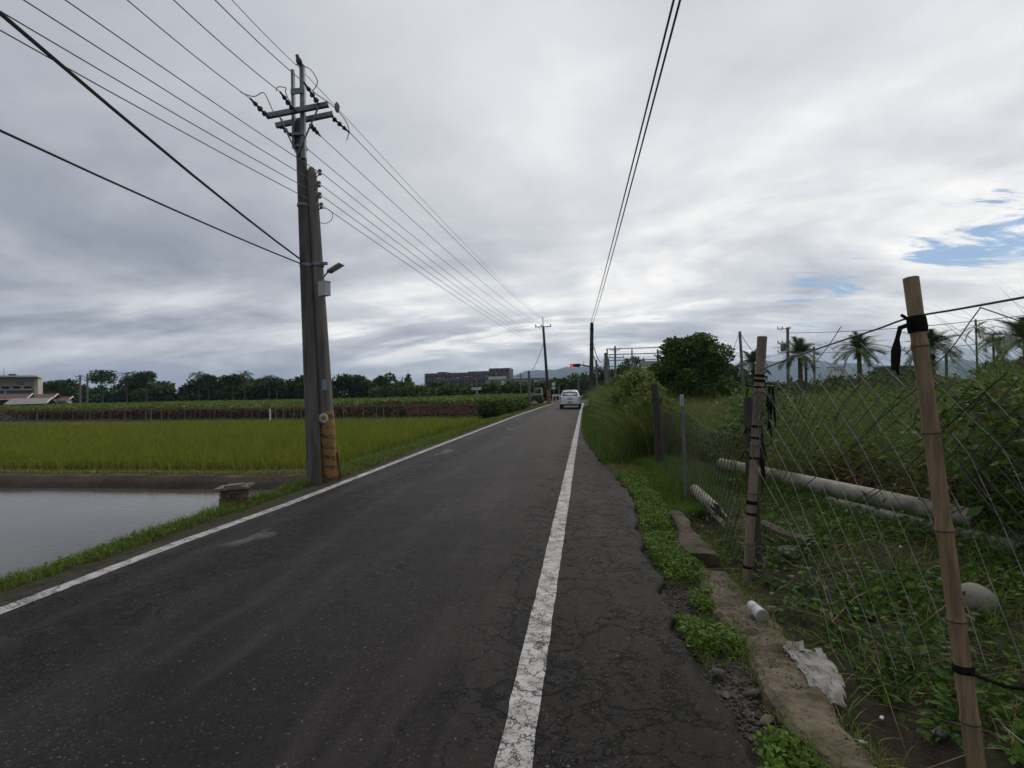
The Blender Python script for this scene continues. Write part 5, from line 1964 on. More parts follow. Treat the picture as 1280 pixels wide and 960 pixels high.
# crumbs of soil and mortar on the concrete strip
V = Veg()
n = 1100
y = RNG.uniform(1.4, 4.6, n)
x = RNG.uniform(.93, 1.17, n)
s = RNG.uniform(.002, .009, n)
v = sh[:n] * s[:, None, None] + np.stack([x, y, .014 + s * .2], 1)[:, None]
V._push(v, tri, cols(n, [(.06, .045, .034), (.10, .08, .06), (.20, .18, .15)], .25))
tag(V.build('strip_crumbs', 'leaf_dark'), 'crumbs of soil and mortar on the concrete strip', 'gravel', kind='stuff')
# specks of grit lying on the road
V = Veg()
n = 700
y = 1.2 + 9 * RNG.uniform(0, 1, n) ** 1.5
x = RNG.uniform(-4.2, .5, n)
s = RNG.uniform(.002, .0055, n)
v = sh[:n] * s[:, None, None] + np.stack([x, y, s * .4], 1)[:, None]
V._push(v, tri, cols(n, [(.22, .21, .20), (.12, .115, .11), (.30, .28, .26)], .25))
tag(V.build('road_grit', 'leaf_dark'), 'scattered grit on the tarmac', 'gravel', kind='stuff')


def cup():
    x, y = at_px(944, 764, .04)
    a, b = Vector((x - .018, y + .06, .068)), Vector((x + .012, y - .075, .050))
    t = thing('paper_cup', 'dirty white paper cup lying on the concrete strip', 'cup', (x, y, .0))
    mat('cup_white', (.50, .50, .50), (.36, .36, .37), .6, 14)
    MB().lathe(a, b, [(0, .030), (.03, .032), (.5, .038), (.96, .043), (.965, .046), (1, .046)], 20).build('wall', 'cup_white', t, smooth=True)
    ax = (b - a).normalized()
    MB().lathe(b + ax * .001, b + ax * .004, [(0, .040), (1, .039)], 20).build('mouth', mat('cup_inside', (.34, .31, .26), (.25, .23, .19), .7, 14), t)
    band = a.lerp(b, .45)
    MB().lathe(a.lerp(b, .35), a.lerp(b, .55), [(0, .0368), (1, .0395)], 20).build('printed_band', mat('cup_print', (.24, .25, .29), (.4, .4, .42), .6, 40), t, smooth=True)


cup()


def plastic_sheet():
    n, m_ = 9, 15
    c0, c1, c2, c3 = [Vector((*at_px(*p, .03), 0)) for p in ((972, 792), (1022, 868), (1068, 878), (1032, 806))]
    r = np.random.default_rng(5)
    V = []
    for i in range(m_):
        for j in range(n):
            u, w = i / (m_ - 1), j / (n - 1)
            p = c0.lerp(c1, u).lerp(c3.lerp(c2, u), w)
            k = float(vnoise(np.array([u * 7 + w * 3]), np.array([w * 6 - u * 2]), 1.0, 71)[0])
            k2 = float(vnoise(np.array([u * 18]), np.array([w * 13]), 1.0, 72)[0])
            k3 = 1 - abs(2 * float(vnoise(np.array([u * 4 + w * 2.5]), np.array([w * 3.5 - u * 1.5]), 1.0, 75)[0]) - 1)
            e = r.normal(0, .010)
            V.append((p.x + e, p.y + e * 1.5, max(gz(p.x, p.y), -.03) + .008 + .020 * k * (1 - abs(w - .45)) + .022 * k3 + abs(r.normal(0, .007))))
    F_ = [(i * n + j, i * n + j + 1, (i + 1) * n + j + 1, (i + 1) * n + j) for i in range(m_ - 1) for j in range(n - 1)
          if math.hypot((i / 13 - .5) * 1.9, (j / 7 - .5) * 1.9) < .85 + .5 * float(vnoise(np.array([i / 3.]), np.array([j / 2.]), 1, 79)[0])]
    o = MB().add(V, F_).build('plastic_sheet', mat('plastic_grey', (.25, .245, .235), (.085, .078, .065), .55, 6, .3, 60), origin=tuple(c0))
    sm = o.modifiers.new('thickness', 'SOLIDIFY')
    sm.thickness = .003
    tag(o, 'crumpled dirty white plastic sheet beside the concrete strip', 'plastic sheet')


plastic_sheet()
for i, (px, py, s, lab) in enumerate(((1070, 905, (.05, .012, .008), 'thin pale plastic scrap below the crumpled sheet'), (1098, 880, (.03, .012, .008), 'pale scrap in the weeds beyond the crumpled sheet'),
                                     (1124, 692, (.018, .018, .012), 'small white scrap on the dark soil below the pipes'), (975, 692, (.022, .012, .012), 'white scrap on the dark cement block'))):
    x, y = at_px(px, py, 0)
    o = stone((x, y, gz(x, y) + .03), s, 'white_paint', lab, 'pale litter in the weeds', .8 * i, 'litter_scrap', i)
    o['category'] = 'litter'
x, y = at_px(985, 690, .02)
stone((x, y, gz(x, y) + .03), (.17, .12, .07), 'concrete_grey', 'dark broken cement block behind the leaning bamboo post', None, .3, 'cement_block', 3)
p0, p1 = D(952, 640, 5.6), D(1012, 690, 4.9)
o = MB().tube([(p0.x, p0.y, gz(p0.x, p0.y) + .11), ((p0.x + p1.x) / 2, (p0.y + p1.y) / 2, gz(p0.x, p0.y) + .09), (p1.x, p1.y, gz(p1.x, p1.y) + .05)], [.065, .07, .06], 9, jit=.1).build('old_log', mat('old_wood', (.075, .056, .042), (.045, .034, .027), .9, 12, .8, 40, stretch=(4, 1, 1)), origin=tuple(p0), smooth=True)
tag(o, 'dark rotten log lying behind the leaning bamboo post', 'log')


# discarded pipes
mat('pipe_pale', (.27, .25, .195), (.10, .088, .062), .65, 3.5, .2, 30, detail=8)
mat('pipe_grey', (.105, .102, .095), (.06, .058, .053), .6, 4, .2, 30)
mat('black_pipe_and_bore_shade', (.02, .018, .016), (.014, .013, .012), .9, 9)


def pipe(a, b, r, m, label, sockets=(), closed=True):
    a, b = Vector(a), Vector(b)
    t = thing('drain_pipe', label, 'pipe', a, 'discarded pipes behind the fence')
    n = 20
    ax = (b - a).normalized()
    prof = [(0, r * .86), (.0005, r), (.9995, r), (1, r * .86)]
    MB().lathe(a, b, prof, n).build('tube', m, t, smooth=True)
    for e, d in ((a, -ax), (b, ax)):
        MB().lathe(e - d * .03, e + d * .004, [(0, r * .80), (1, r * .80)], n).build('bore_shade_plug', 'black_pipe_and_bore_shade', t)  # near-black plug paints the shade inside the bore
    for f0, f1 in sockets:
        MB().lathe(a.lerp(b, f0), a.lerp(b, f1), [(0, r * 1.02), (.1, r * 1.09), (.9, r * 1.09), (1, r * 1.02)], n).build('socket', m, t, smooth=True)
    return t


pa, pb = G(901, 580, .22), G(1222, 650, .26)
pipe(pa, pb, .105, 'pipe_pale', 'long pale drain pipe lying uppermost behind the fence', ((.90, .93),))
pa, pb = G(1035, 630, .08), G(1278, 692, .12)
pipe(pa, pb, .10, 'pipe_grey', 'grey dirty drain pipe lying under the pale one', ((.80, .86),))
pa, pb = G(1255, 672, .16), G(1340, 700, .16)
pipe(pa, pb, .085, 'black_pipe_and_bore_shade', 'black ribbed pipe end beside the grey drain pipe', ((.1, .2), (.3, .4), (.5, .6)))
# split short pipe in the weeds
pa, pb = G(868, 612, .14), G(897, 640, .12)
t = thing('split_pipe', 'short split pale pipe with jagged end in the weeds', 'pipe', pa, 'discarded pipes behind the fence')
mb = MB()
ax = (pb - pa)
e1 = ax.normalized().orthogonal().normalized()
e2 = ax.normalized().cross(e1)
n = 18
rr = random.Random(8)
vs, fs = [], []
lens = [1 + (rr.uniform(-.28, .12) if 3 < k < 15 else rr.uniform(.0, .35)) for k in range(n)]
for ri, (r, ins) in enumerate(((.075, 0), (.062, 0))):
    for k in range(n):
        th = 2 * math.pi * k / n
        dv = (e1 * math.cos(th) + e2 * math.sin(th)) * r
        vs += [pa + dv, pa + ax * .5 + dv, pa + ax * lens[k] + dv]
for ri in range(2):
    for k in range(n):
        o1, o2 = (ri * n + k) * 3, (ri * n + (k + 1) % n) * 3
        for j in range(2):
            fs.append((o1 + j, o2 + j, o2 + j + 1, o1 + j + 1) if ri == 0 else (o1 + j + 1, o2 + j + 1, o2 + j, o1 + j))
for k in range(n):
    a1, a2, b1, b2 = k * 3, ((k + 1) % n) * 3, (n + k) * 3, (n + (k + 1) % n) * 3
    fs += [(a1, b1, b2, a2), (a1 + 2, a2 + 2, b2 + 2, b1 + 2)]
mb.add(vs, fs).build('tube', 'pipe_pale', t, smooth=True)


# ------------------------------------------------------------------ fence: stakes, posts, wire mesh
mat('bamboo_tan', (.28, .195, .10), (.135, .090, .050), .7, 7, .35, 40, stretch=(6, 6, .5))
mat('bamboo_pale', (.23, .175, .115), (.12, .092, .065), .7, 5, .3, 40, stretch=(6, 6, .5))
mat('fence_wire', (.26, .255, .22), (.15, .145, .125), .5, 9, metal=.2)
mat('rusty_wire', (.050, .046, .042), (.032, .029, .026), .8, 9)
mat('black_rag', (.010, .009, .009), (.016, .015, .014), 1.0, 20, spec=.05)


def bamboo(base, top, r0, r1, nodes, m, name, label, seed=1):
    base, top = Vector(base), Vector(top)
    t = thing(name, label, 'bamboo stake', base)
    prof = [(0, r0)]
    for f_ in nodes:
        r = r0 + (r1 - r0) * f_
        prof += [(f_ - .012, r * .985), (f_ - .003, r * 1.10), (f_ + .003, r * 1.12), (f_ + .012, r * .97)]
    prof += [(.999, r1), (1, r1 * .82)]
    MB().lathe(base, top, prof, 18).build('cane', m, t, smooth=True)
    ax = (top - base).normalized()
    for f_ in nodes:
        r = (r0 + (r1 - r0) * f_) * 1.125
        c = base.lerp(top, f_)
        MB().lathe(c - ax * .003, c + ax * .003, [(0, r), (1, r)], 18).build('node_ring', 'old_wood', t, smooth=True)
    return t


b2b, b2t = Vector((1.50, 2.26, -.10)), Vector((1.395, 2.42, 2.05))
bamb2 = bamboo(b2b, b2t, .031, .029, (.16, .34, .505, .69, .86), 'bamboo_tan', 'bamboo_stake', 'tall tan bamboo stake with a black rag tied near its top')
b1b, b1t = Vector((1.275, 4.47, -.08)), Vector((1.445, 4.45, 2.0))
bamb1 = bamboo(b1b, b1t, .034, .038, (.18, .38, .57, .78), 'bamboo_pale', 'bamboo_stake', 'pale leaning bamboo post bound with many black ties')


def ring(parent, b, t_, f_, r, w, name='tie', m='black_rag', n=14):
    c = b.lerp(t_, f_)
    ax = (t_ - b).normalized()
    MB().lathe(c - ax * w / 2, c + ax * w / 2, [(0, r * .97), (.3, r * 1.04), (.7, r), (1, r * .95)], n).build(name, m, parent, smooth=True)
    return c


rt = ring(bamb2, b2b, b2t, .905, .035, .07)
rag = MB()
q0 = rt + Vector((-.05, -.02, .0))
pts = [rt + Vector((-.035, -.03, .0)), rt + Vector((-.075, -.02, -.015)), rt + Vector((-.085, -.015, -.06)), rt + Vector((-.088, -.012, -.11)), rt + Vector((-.092, -.012, -.16)), rt + Vector((-.10, -.012, -.195))]
rag.tube(pts, [.010, .010, .008, .016, .018, .008], 9, jit=.4)
rag.tube([rt + Vector((-.04, -.03, .01)), rt + Vector((-.075, -.025, .04))], [.008, .006], 6)
rag.tube([rt + Vector((-.095, -.012, -.15)), rt + Vector((-.085, -.012, -.215))], [.010, .005], 6)
rag.build('rag', 'black_rag', bamb2, smooth=True)
ring(bamb2, b2b, b2t, .255, .035, .03)
MB().tube([b2b.lerp(b2t, .255) + Vector((0, -.04, 0)), b2b.lerp(b2t, .25) + Vector((.10, -.06, -.02)), b2b.lerp(b2t, .245) + Vector((.2, -.08, -.01))], .007, 6).build('tie_end', 'black_rag', bamb2)
MB().tube([b2b.lerp(b2t, .36) + Vector((.03, 0, -.02)), b2b.lerp(b2t, .36) + Vector((.06, -.01, -.035))], [.012, .008], 6).build('side_shoot', 'bamboo_tan', bamb2)
for f_ in (.09, .30, .345, .52, .60, .645, .80, .825, .845):
    ring(bamb1, b1b, b1t, f_, .041, random.uniform(.014, .03))
for k in range(16):
    f_ = random.choice((.09, .30, .43, .52, .64, .80, .82, .84)) + random.uniform(-.02, .02)
    c = b1b.lerp(b1t, f_)
    a = random.uniform(0, 6.28)
    d = Vector((math.cos(a), math.sin(a), 0))
    MB().tube([c + d * .042, c + d * .075 + Vector((0, 0, .02)), c + d * random.uniform(.08, .12) + Vector((0, 0, random.uniform(-.09, .03)))], .005, 5).build('tie_end', 'black_rag', bamb1)
# hank of black netting hanging beside it
rag = MB()
for k in range(7):
    x = b1b.lerp(b1t, .78)
    o_ = Vector((.06 + random.uniform(0, .05), -.02 + random.uniform(-.03, .03), random.uniform(-.05, .06)))
    rag.tube([x + o_, x + o_ + Vector((random.uniform(-.02, .03), 0, -.12)), x + o_ + Vector((random.uniform(-.02, .04), 0, -.25 - random.uniform(0, .15)))], [.010, .012, .006], 6, jit=.3)
rag.build('netting_hank', 'black_rag', bamb1)

# dark wooden post and torn shade cloth right behind it
t = thing('wooden_post', 'dark weathered wooden post right behind the leaning bamboo post', 'post', (1.36, 4.60, -.1))
wb, wt = D(944, 728, 4.62), D(936, 497, 4.66)
wb.z -= .1
MB().tube([wb, wb.lerp(wt, .5), wt], [.058, .055, .05], 8, jit=.12).build('post', 'old_wood', t)
mb = MB()
for k in range(9):
    x0_, y0_ = 943 + random.uniform(0, 9), 515 + random.uniform(0, 30)
    ln = random.uniform(30, 75)
    mb.tube([D(x0_, y0_, 4.68), D(x0_ + random.uniform(0, 5), y0_ + ln * .5, 4.71), D(x0_ + random.uniform(0, 9), y0_ + ln, 4.72)], [.012, random.uniform(.014, .028), .004], 6, jit=.4)
mb.build('torn_cloth', mat('torn_dark', (.022, .018, .016), (.035, .029, .025), 1.0, 20, spec=.05), t)
pw = D(852, 495, 7.3)
t = thing('pipe_post', 'thin grey pipe post with pale cap in the fence line', 'post', (pw.x, pw.y, -.1))
MB().tube([(pw.x + .03, pw.y, -.1), (pw.x + .02, pw.y, .7), (pw.x, pw.y, pw.z - .1)], .021, 8).build('pipe', mat('pipe_post_grey', (.15, .155, .155), (.10, .10, .10), .7, 7), t)
MB().lathe((pw.x, pw.y, pw.z - .14), (pw.x, pw.y, pw.z + .02), [(0, .029), (.9, .029), (1, .024)], 10).build('cap', mat('cap_pale', (.34, .35, .36), (.25, .26, .27), .5, 8), t)
pw = D(818, 480, 10)
t = thing('wooden_post', 'thick dark wooden post in the fence line, farther along by the vines', 'post', (pw.x + .05, pw.y, -.1))
MB().tube([(pw.x + .09, pw.y, -.1), (pw.x + .04, pw.y, .9), (pw.x, pw.y, pw.z)], [.085, .08, .075], 9, jit=.08).build('post', 'old_wood', t, smooth=True)
MB().tube([(pw.x - .09, pw.y - .02, pw.z - .35), (pw.x + .11, pw.y - .04, pw.z - .34)], .012, 5).build('tie', 'black_rag', t)


def on_fence(px, py):
    """sight line -> place on the upright plane of the near fence"""
    a = D(px, py, 1.0) - Vector((0, 0, H))
    d = FP1 - FP0
    n_ = Vector((d.y, -d.x))
    k = n_.dot(FP0) / n_.dot(Vector((a.x, a.y)))
    return Vector((a.x * k, a.y * k, H + a.z * k))


def polyline(px):
    P = [on_fence(*p) for p in px]
    out = []
    for i in range(len(P) - 1):
        p0, p1, p2, p3 = P[max(i - 1, 0)], P[i], P[i + 1], P[min(i + 2, len(P) - 1)]
        for k in range(6):
            s = k / 6
            out.append(.5 * ((2 * p1) + (p2 - p0) * s + (2 * p0 - 5 * p1 + 4 * p2 - p3) * s * s + (3 * p1 - p0 - 3 * p2 + p3) * s ** 3))
    return out + [P[-1]]


def near_fence():
    t = thing('wire_fence', 'slack stretched wire fence hanging between the two bamboo stakes', 'fence', (FP0.x, FP0.y, 0))
    rng = random.Random(12)
    # long pale wires running down to the right
    starts = [936, 949, 967, 985, 1002, 1025, 1048, 1077, 1117, 1160, 1205, 1250, 1298]
    for i, x in enumerate(starts):
        w = lambda a: a + rng.uniform(-1.6, 1.6)
        up = []
        if x > 1140:
            up = [(x - 128, 428), (x - 84, 472), (x - 39, 520)]
        else:
            full = [(x - 72, 452), (x - 50, 482), (x - 22, 524)]
            up = [p for p in full if p[0] > 948]
            if not up:
                up = [(946 - (560 - 560), 520)] if x > 946 else []
        lo = [(x, 560), (x + 24, 606), (x + 47, 655), (x + 69, 708), (x + 90, 762), (x + 105, 806), (x + 114, 835)]
        if i < 3:
            lo = [(a + 4 * math.sin(b * .10 + i), b) for a, b in lo]
        pl = [(w(a), b) for a, b in up + lo]
        MB().tube(polyline(pl), .0016, 5).build('strand', 'fence_wire', t, smooth=True)
    # the part of the woven mesh that still hangs from the rope
    mb = [MB(), MB()]
    z0, z1 = 1.02, 1.60

    def Q(yy, zz):
        sg_ = .05 * math.sin(yy * 2.7) - .04 * math.sin(yy * 5.1 + 1)
        return Vector((fence_x(yy) + .012 * math.sin(yy * 9 + zz * 4), yy, zz + sg_))
    yy = .7 - (z1 - z0)
    while yy < 4.45:
        for s_ in (0, 1):
            L_ = (z1 - z0) * rng.choice((1, 1, .8, .9))
            pts = []
            for j in range(7):
                f_ = j / 6
                y_ = yy + (L_ * (1 - f_) if s_ == 0 else L_ * f_) * 1.15
                if .7 < y_ < 4.42:
                    pts.append(Q(y_, z1 - L_ * f_))
            if len(pts) > 1:
                mb[s_].tube(pts, .0017, 4, cap=False)
        yy += .105
    mb[0].build('mesh_wires', 'rusty_wire', t)
    mb[1].build('mesh_wires', 'rusty_wire', t)
    # slack mesh: dark strands crossing up to the right, knotted where they meet
    for i in range(1, 12, 3):
        x = 930 + i * 36
        pl = [(x, 640 - i * 3), (x + 46, 606 - i * 3), (x + 92, 566 - i * 4), (x + 140, 524 - i * 5), (x + 186, 486 - i * 5)]
        a, b = (0, 5) if i % 3 else (1, 5)
        if i >= 8:
            pl = [(x - 60, 640 - i * 2)] + pl
            a, b = 1, 6
        pl = [(max(p[0], 944) + rng.uniform(-3, 3), p[1] + rng.uniform(-3, 3)) for p in pl[a:b]]
        MB().tube(polyline(pl), .0026, 5).build('strand', 'rusty_wire', t, smooth=True)
    # loose ends near the bamboo post
    for i in range(0, 9, 4):
        x = 955 + i * 24
        pl = [(x, 486 + i * .5), (x + 13, 502), (x + 26, 520), (x + 40, 541), (x + 52, 560)]
        MB().tube(polyline([(p[0] + rng.uniform(-2, 2), p[1] + rng.uniform(-2, 2)) for p in pl]), .0026, 5).build('strand', 'rusty_wire', t, smooth=True)
        pl = [(x + 30, 478), (x + 14, 492), (x, 512), (x - 6, 530)]
        MB().tube(polyline([(max(p[0], 944) + rng.uniform(-2, 2), p[1]) for p in pl]), .0026, 5).build('strand', 'rusty_wire', t, smooth=True)
    for pl in ([(1020, 452), (1036, 432), (1052, 408)], [(1197, 426), (1212, 404), (1227, 384)], [(1150, 470), (1180, 446), (1197, 426)], [(1226, 384), (1252, 393), (1300, 410)],
               [(1083, 665), (1125, 662), (1158, 658), (1190, 640), (1240, 618), (1300, 585)], [(1108, 716), (1150, 718), (1200, 724)], [(1236, 610), (1262, 590), (1300, 560)],
               [(1080, 570), (1120, 560), (1160, 545), (1200, 520)], [(1060, 630), (1085, 615), (1120, 600)]):
        MB().tube(polyline(pl), .0022, 5).build('strand', 'rusty_wire', t, smooth=True)
    pl = [(1250, 905), (1262, 915), (1300, 945)]
    MB().tube(polyline(pl), .003, 5).build('strand', 'fence_wire', t, smooth=True)
    # loose curls at the foot of the bamboo post
    c = Vector((1.30, 4.42, .15))
    for k in range(3):
        pts = []
        for j in range(14):
            th = j / 13 * 5.2 + k
            pts.append(c + Vector((.05 + .05 * math.cos(th) + k * .01, -.02, .10 * math.sin(th) + k * .05)))
        MB().tube(pts, .002, 4).build('wire_curl', 'fence_wire', t, smooth=True)
    # top rope
    r = polyline([(950, 463), (985, 449), (1040, 430), (1095, 412), (1138, 397), (1200, 386), (1300, 368)])
    MB().tube(r, .0045, 6).build('top_rope', 'black_cable', t, smooth=True)


near_fence()


def chain_link():
    """diamond mesh between the bamboo post and the vine-covered end of the fence"""
    y0, y1 = 4.62, 12.6
    h0, h1 = .04, 1.16
    t = thing('chain_link_fence', 'sagging rusty chain-link fence between the leaning bamboo post and the vines', 'fence', (1.33, y0, 0))

    def P(y, z):
        x = 1.33 + .02 * (y - 4.6) + .03 * math.sin(y * 1.1)
        return Vector((x, y, z + .04 * math.sin(y * .9) - .03 * (z / 1.1) * math.sin(y * 2.3)))
    step = .15
    nn = 0
    mb = [MB(), MB()]
    L = h1 - h0
    k = y0 - L
    while k < y1:
        for s in (0, 1):
            pts = []
            for j in range(7):
                f_ = j / 6
                y = k + L * f_ if s == 0 else k + L * (1 - f_)
                if y0 <= y <= y1:
                    pts.append(P(y, h0 + L * f_))
            if len(pts) > 1:
                mb[s].tube(pts, .003, 4, cap=False)
        k += step
    mb[0].build('mesh_wires', 'rusty_wire', t)
    mb[1].build('mesh_wires', 'rusty_wire', t)
    MB().tube([P(y, h1) for y in np.linspace(y0, y1, 30)], .0035, 5).build('top_wire', 'rusty_wire', t)


chain_link()


# ------------------------------------------------------------------ weeds and grass on the right
def make_right_plants():
    V = Veg()
    # low weeds on the strip between tarmac and concrete (patchy)
    n = 15000
    y = 1.7 + 8 * RNG.uniform(0, 1, n) ** 1.2
    ex = np.interp(y, EDGE_Y, EDGE_X)
    x = ex + .03 + RNG.uniform(0, 1, n) * np.where(y > 6.5, 1.0 - ex, .34)
    pat = vnoise(x, y, 3.2, 81)
    keep = np.where(y < 2.6, pat > .28, np.where((y > 2.75) & (y < 3.3), pat > .60, np.where(y > 5.0, pat > .2, pat > .34)))
    x, y, pat = x[keep], y[keep], pat[keep]
    n = len(x)
    z = ground_z(x, y)
    hh = RNG.uniform(.01, .10, n) * (.5 + pat)
    V.leaves(np.stack([x, y, z + hh], 1), RNG.uniform(.022, .052, n), RNG.uniform(.014, .030, n), cols(n, LUSH + [(.075, .13, .028)], .2), .55)
    n = 5000
    y = 1.7 + 9 * RNG.uniform(0, 1, n) ** 1.2
    ex = np.interp(y, EDGE_Y, EDGE_X)
    x = ex + .03 + RNG.uniform(0, 1, n) * np.where(y > 6.5, 1.0 - ex, .32)
    keep = vnoise(x, y, 2.6, 82) > np.where(y < 4.8, .5, .25)
    x, y = x[keep], y[keep]
    n = len(x)
    c = cols(n, LUSH, .2)
    d = RNG.uniform(0, 1, n) < .15
    c[d] = cols(int(d.sum()), DRY, .2)
    V.blades(np.stack([x, y, ground_z(x, y) - .01], 1), RNG.uniform(.05, .17, n), .006, RNG.uniform(.3, 1.4, n), c, 2)
    n = 2600
    y = RNG.uniform(1.5, 6.8, n)
    sd = RNG.uniform(0, 1, n) < .5
    x = np.where(sd, .93, 1.19) + RNG.normal(0, .035, n)
    keep = vnoise(x * 3, y, 2.2, 95) > .5
    x, y = x[keep], y[keep]
    n = len(x)
    c = cols(n, LUSH, .2)
    d = RNG.uniform(0, 1, n) < .2
    c[d] = cols(int(d.sum()), DRY, .2)
    V.blades(np.stack([x, y, np.full(n, -.03)], 1), RNG.uniform(.06, .17, n), .006, RNG.uniform(.3, 1.5, n), c, 3)
    # dense verge further along
    n = 42000
    y = 6.6 + 42 * RNG.uniform(0, 1, n) ** 1.7
    ex = np.interp(y, EDGE_Y, EDGE_X)
    w = np.interp(y, [6, 10, 45], [.95, 1.35, 1.9])
    q_ = RNG.uniform(0, 1, n)
    x = ex + .02 + q_ * w
    dens = vnoise(x, y, 1.1, 83)
    rust = np.hypot((x - .72) / .45, (y - 10.2) / 1.4) < 1
    keep = ~(rust & (RNG.uniform(0, 1, n) < .8))
    x, y, q_, dens = x[keep], y[keep], q_[keep], dens[keep]
    n = len(x)
    h = (.06 + .30 * q_ ** 1.2) * (.5 + dens) * np.interp(y, [6.5, 10, 16], [.8, 1.1, 1.5])
    c = cols(n, [(.070, .135, .018), (.090, .160, .024), (.060, .110, .016)], .2)
    d = RNG.uniform(0, 1, n) < .05
    c[d] = cols(int(d.sum()), DRY, .2)
    V.blades(np.stack([x, y, ground_z(x, y) - .01], 1), h, np.interp(y, [6, 12, 48], [.009, .016, .05]), RNG.uniform(.2, 1.0, n), c, 2)
    tag(V.build('verge_weeds', 'leaf'), 'bright green weeds and grass between the road and the fence', 'weeds', kind='stuff')

    # weeds on the dark soil behind the near fence
    V = Veg()
    npl = 1700
    y = RNG.uniform(1.6, 9.5, npl)
    x = RNG.uniform(0, 1, npl) * np.interp(y, [1.6, 9.5], [2.4, 3.2]) + fence_x(y) + .03
    keep = (vnoise(x, y, 1.5, 85) * .6 + vnoise(x, y, 4.5, 89) * .4) > .43
    x, y = x[keep], y[keep]
    npl = len(x)
    k = 10
    st = RNG.uniform(.03, .22, npl)
    X, Y, S = np.repeat(x, k), np.repeat(y, k), np.repeat(st, k)
    n = len(X)
    f_ = RNG.uniform(.25, 1, n)
    sp = .10 * f_
    pos = np.stack([X + RNG.normal(0, 1, n) * sp, Y + RNG.normal(0, 1, n) * sp, ground_z(X, Y) + S * f_], 1)
    big = np.repeat(RNG.uniform(.65, 1.35, npl), k)
    tone = np.repeat(RNG.uniform(.75, 1.2, npl), k)[:, None]
    V.leaves(pos, RNG.uniform(.03, .075, n) * big, RNG.uniform(.018, .042, n) * big, cols(n, [(.026, .062, .008), (.040, .088, .011), (.058, .112, .016)], .25) * tone, .5)  # leaf colours darkened to carry the shade of the foreground
    n = 13000
    y = RNG.uniform(1.5, 9.5, n)
    x = fence_x(y) + .03 + RNG.uniform(0, 1, n) * 3.0
    keep = vnoise(x, y, 1.3, 86) > .45
    x, y = x[keep], y[keep]
    n = len(x)
    c = cols(n, DARKG + LUSH, .2)
    d = RNG.uniform(0, 1, n) < .12
    c[d] = cols(int(d.sum()), DRY, .25)
    V.blades(np.stack([x, y, ground_z(x, y) - .01], 1), RNG.uniform(.08, .32, n), .008, RNG.uniform(.3, 1.5, n), c, 3)
    # dead stalks and twigs on the soil
    n = 700
    y = RNG.uniform(1.6, 7, n)
    x = fence_x(y) + .05 + RNG.uniform(0, 1, n) * 2.6
    V.blades(np.stack([x, y, ground_z(x, y) + .01], 1), RNG.uniform(.08, .3, n), .007, RNG.uniform(2.5, 6, n), cols(n, DRY + [(.08, .06, .045)], .2), 2)
    tag(V.build('soil_weeds', 'leaf'), 'leafy weeds on the dark soil behind the near fence', 'weeds', kind='stuff')

    # tall coarse grass behind the pipes
    V = Veg()
    n = 30000
    y = RNG.uniform(3.5, 16, n)
    x = RNG.uniform(0, 1, n) * 15 + np.interp(y, [3.5, 5.3, 9.6, 16], [4.35, 3.8, 2.55, 2.3])
    dens = vnoise(x, y, .6, 87)
    keep = dens > .22
    x, y, dens = x[keep], y[keep], dens[keep]
    n = len(x)
    h = RNG.uniform(.6, 1.8, n) * (.65 + .75 * dens) * np.interp(x - y * .25, [0, 2.5, 5], [.75, 1.2, 1.5]) * (.55 + .9 * vnoise(x, y, 1.6, 93))
    c = cols(n, [(.060, .110, .020), (.085, .140, .028), (.11, .155, .038)], .2)
    d = RNG.uniform(0, 1, n) < .16
    c[d] = cols(int(d.sum()), [(.15, .12, .055), (.11, .085, .045), (.13, .13, .05)], .2)
    V.blades(np.stack([x, y, ground_z(x, y) - .02], 1), h, RNG.uniform(.010, .024, n), RNG.uniform(.35, 1.25, n), c, 4)
    # grass and dead leaves gathered round the pipes
    n = 9000
    f_ = RNG.uniform(0, 1.25, n) ** 1.3
    x = 2.36 + (3.58 - 2.36) * f_ + RNG.normal(.0, .30, n)
    y = 9.62 + (5.25 - 9.62) * f_ + RNG.normal(0, .25, n)
    V.blades(np.stack([x, y, ground_z(x, y) - .01], 1), RNG.uniform(.10, .42, n), .010, RNG.uniform(.3, 1.3, n), cols(n, DARKG + LUSH, .2), 3)
    n = 5000
    y = RNG.uniform(3.6, 12, n)
    x = np.interp(y, [3.5, 5.3, 9.6, 16], [4.25, 3.75, 2.6, 2.4]) + np.abs(RNG.normal(0, .5, n))
    V.leaves(np.stack([x, y, ground_z(x, y) + np.abs(RNG.normal(.15, .2, n))], 1), RNG.uniform(.05, .13, n), RNG.uniform(.03, .07, n), cols(n, [(.060, .034, .020), (.045, .050, .016), (.085, .050, .028)], .25), .4)
    # tall leafy clumps
    nc = 60
    cy_ = RNG.uniform(4.2, 11, nc)
    cx_ = 4.9 + RNG.uniform(0, 1, nc) * 7 + cy_ * .08
    kk = 130
    a = RNG.uniform(0, 6.28, nc * kk)
    rr_ = np.abs(RNG.normal(0, .30, nc * kk))
    x, y = np.repeat(cx_, kk) + np.cos(a) * rr_, np.repeat(cy_, kk) + np.sin(a) * rr_
    n = len(x)
    hh = np.repeat(RNG.uniform(1.35, 2.35, nc), kk) * RNG.uniform(.55, 1.1, n)
    tone = np.repeat(RNG.uniform(.8, 1.2, nc), kk)[:, None]
    c = cols(n, [(.060, .110, .020), (.085, .145, .028), (.105, .165, .034)], .18) * tone
    d = RNG.uniform(0, 1, n) < .10
    c[d] = cols(int(d.sum()), DRY, .2)
    V.blades(np.stack([x, y, ground_z(x, y) - .02], 1), hh, RNG.uniform(.018, .034, n), RNG.uniform(.3, 1.1, n), c, 5, yaw=a)
    # ragged leafy weeds standing among the grass
    nb = 70
    by = RNG.uniform(3.8, 22, nb)
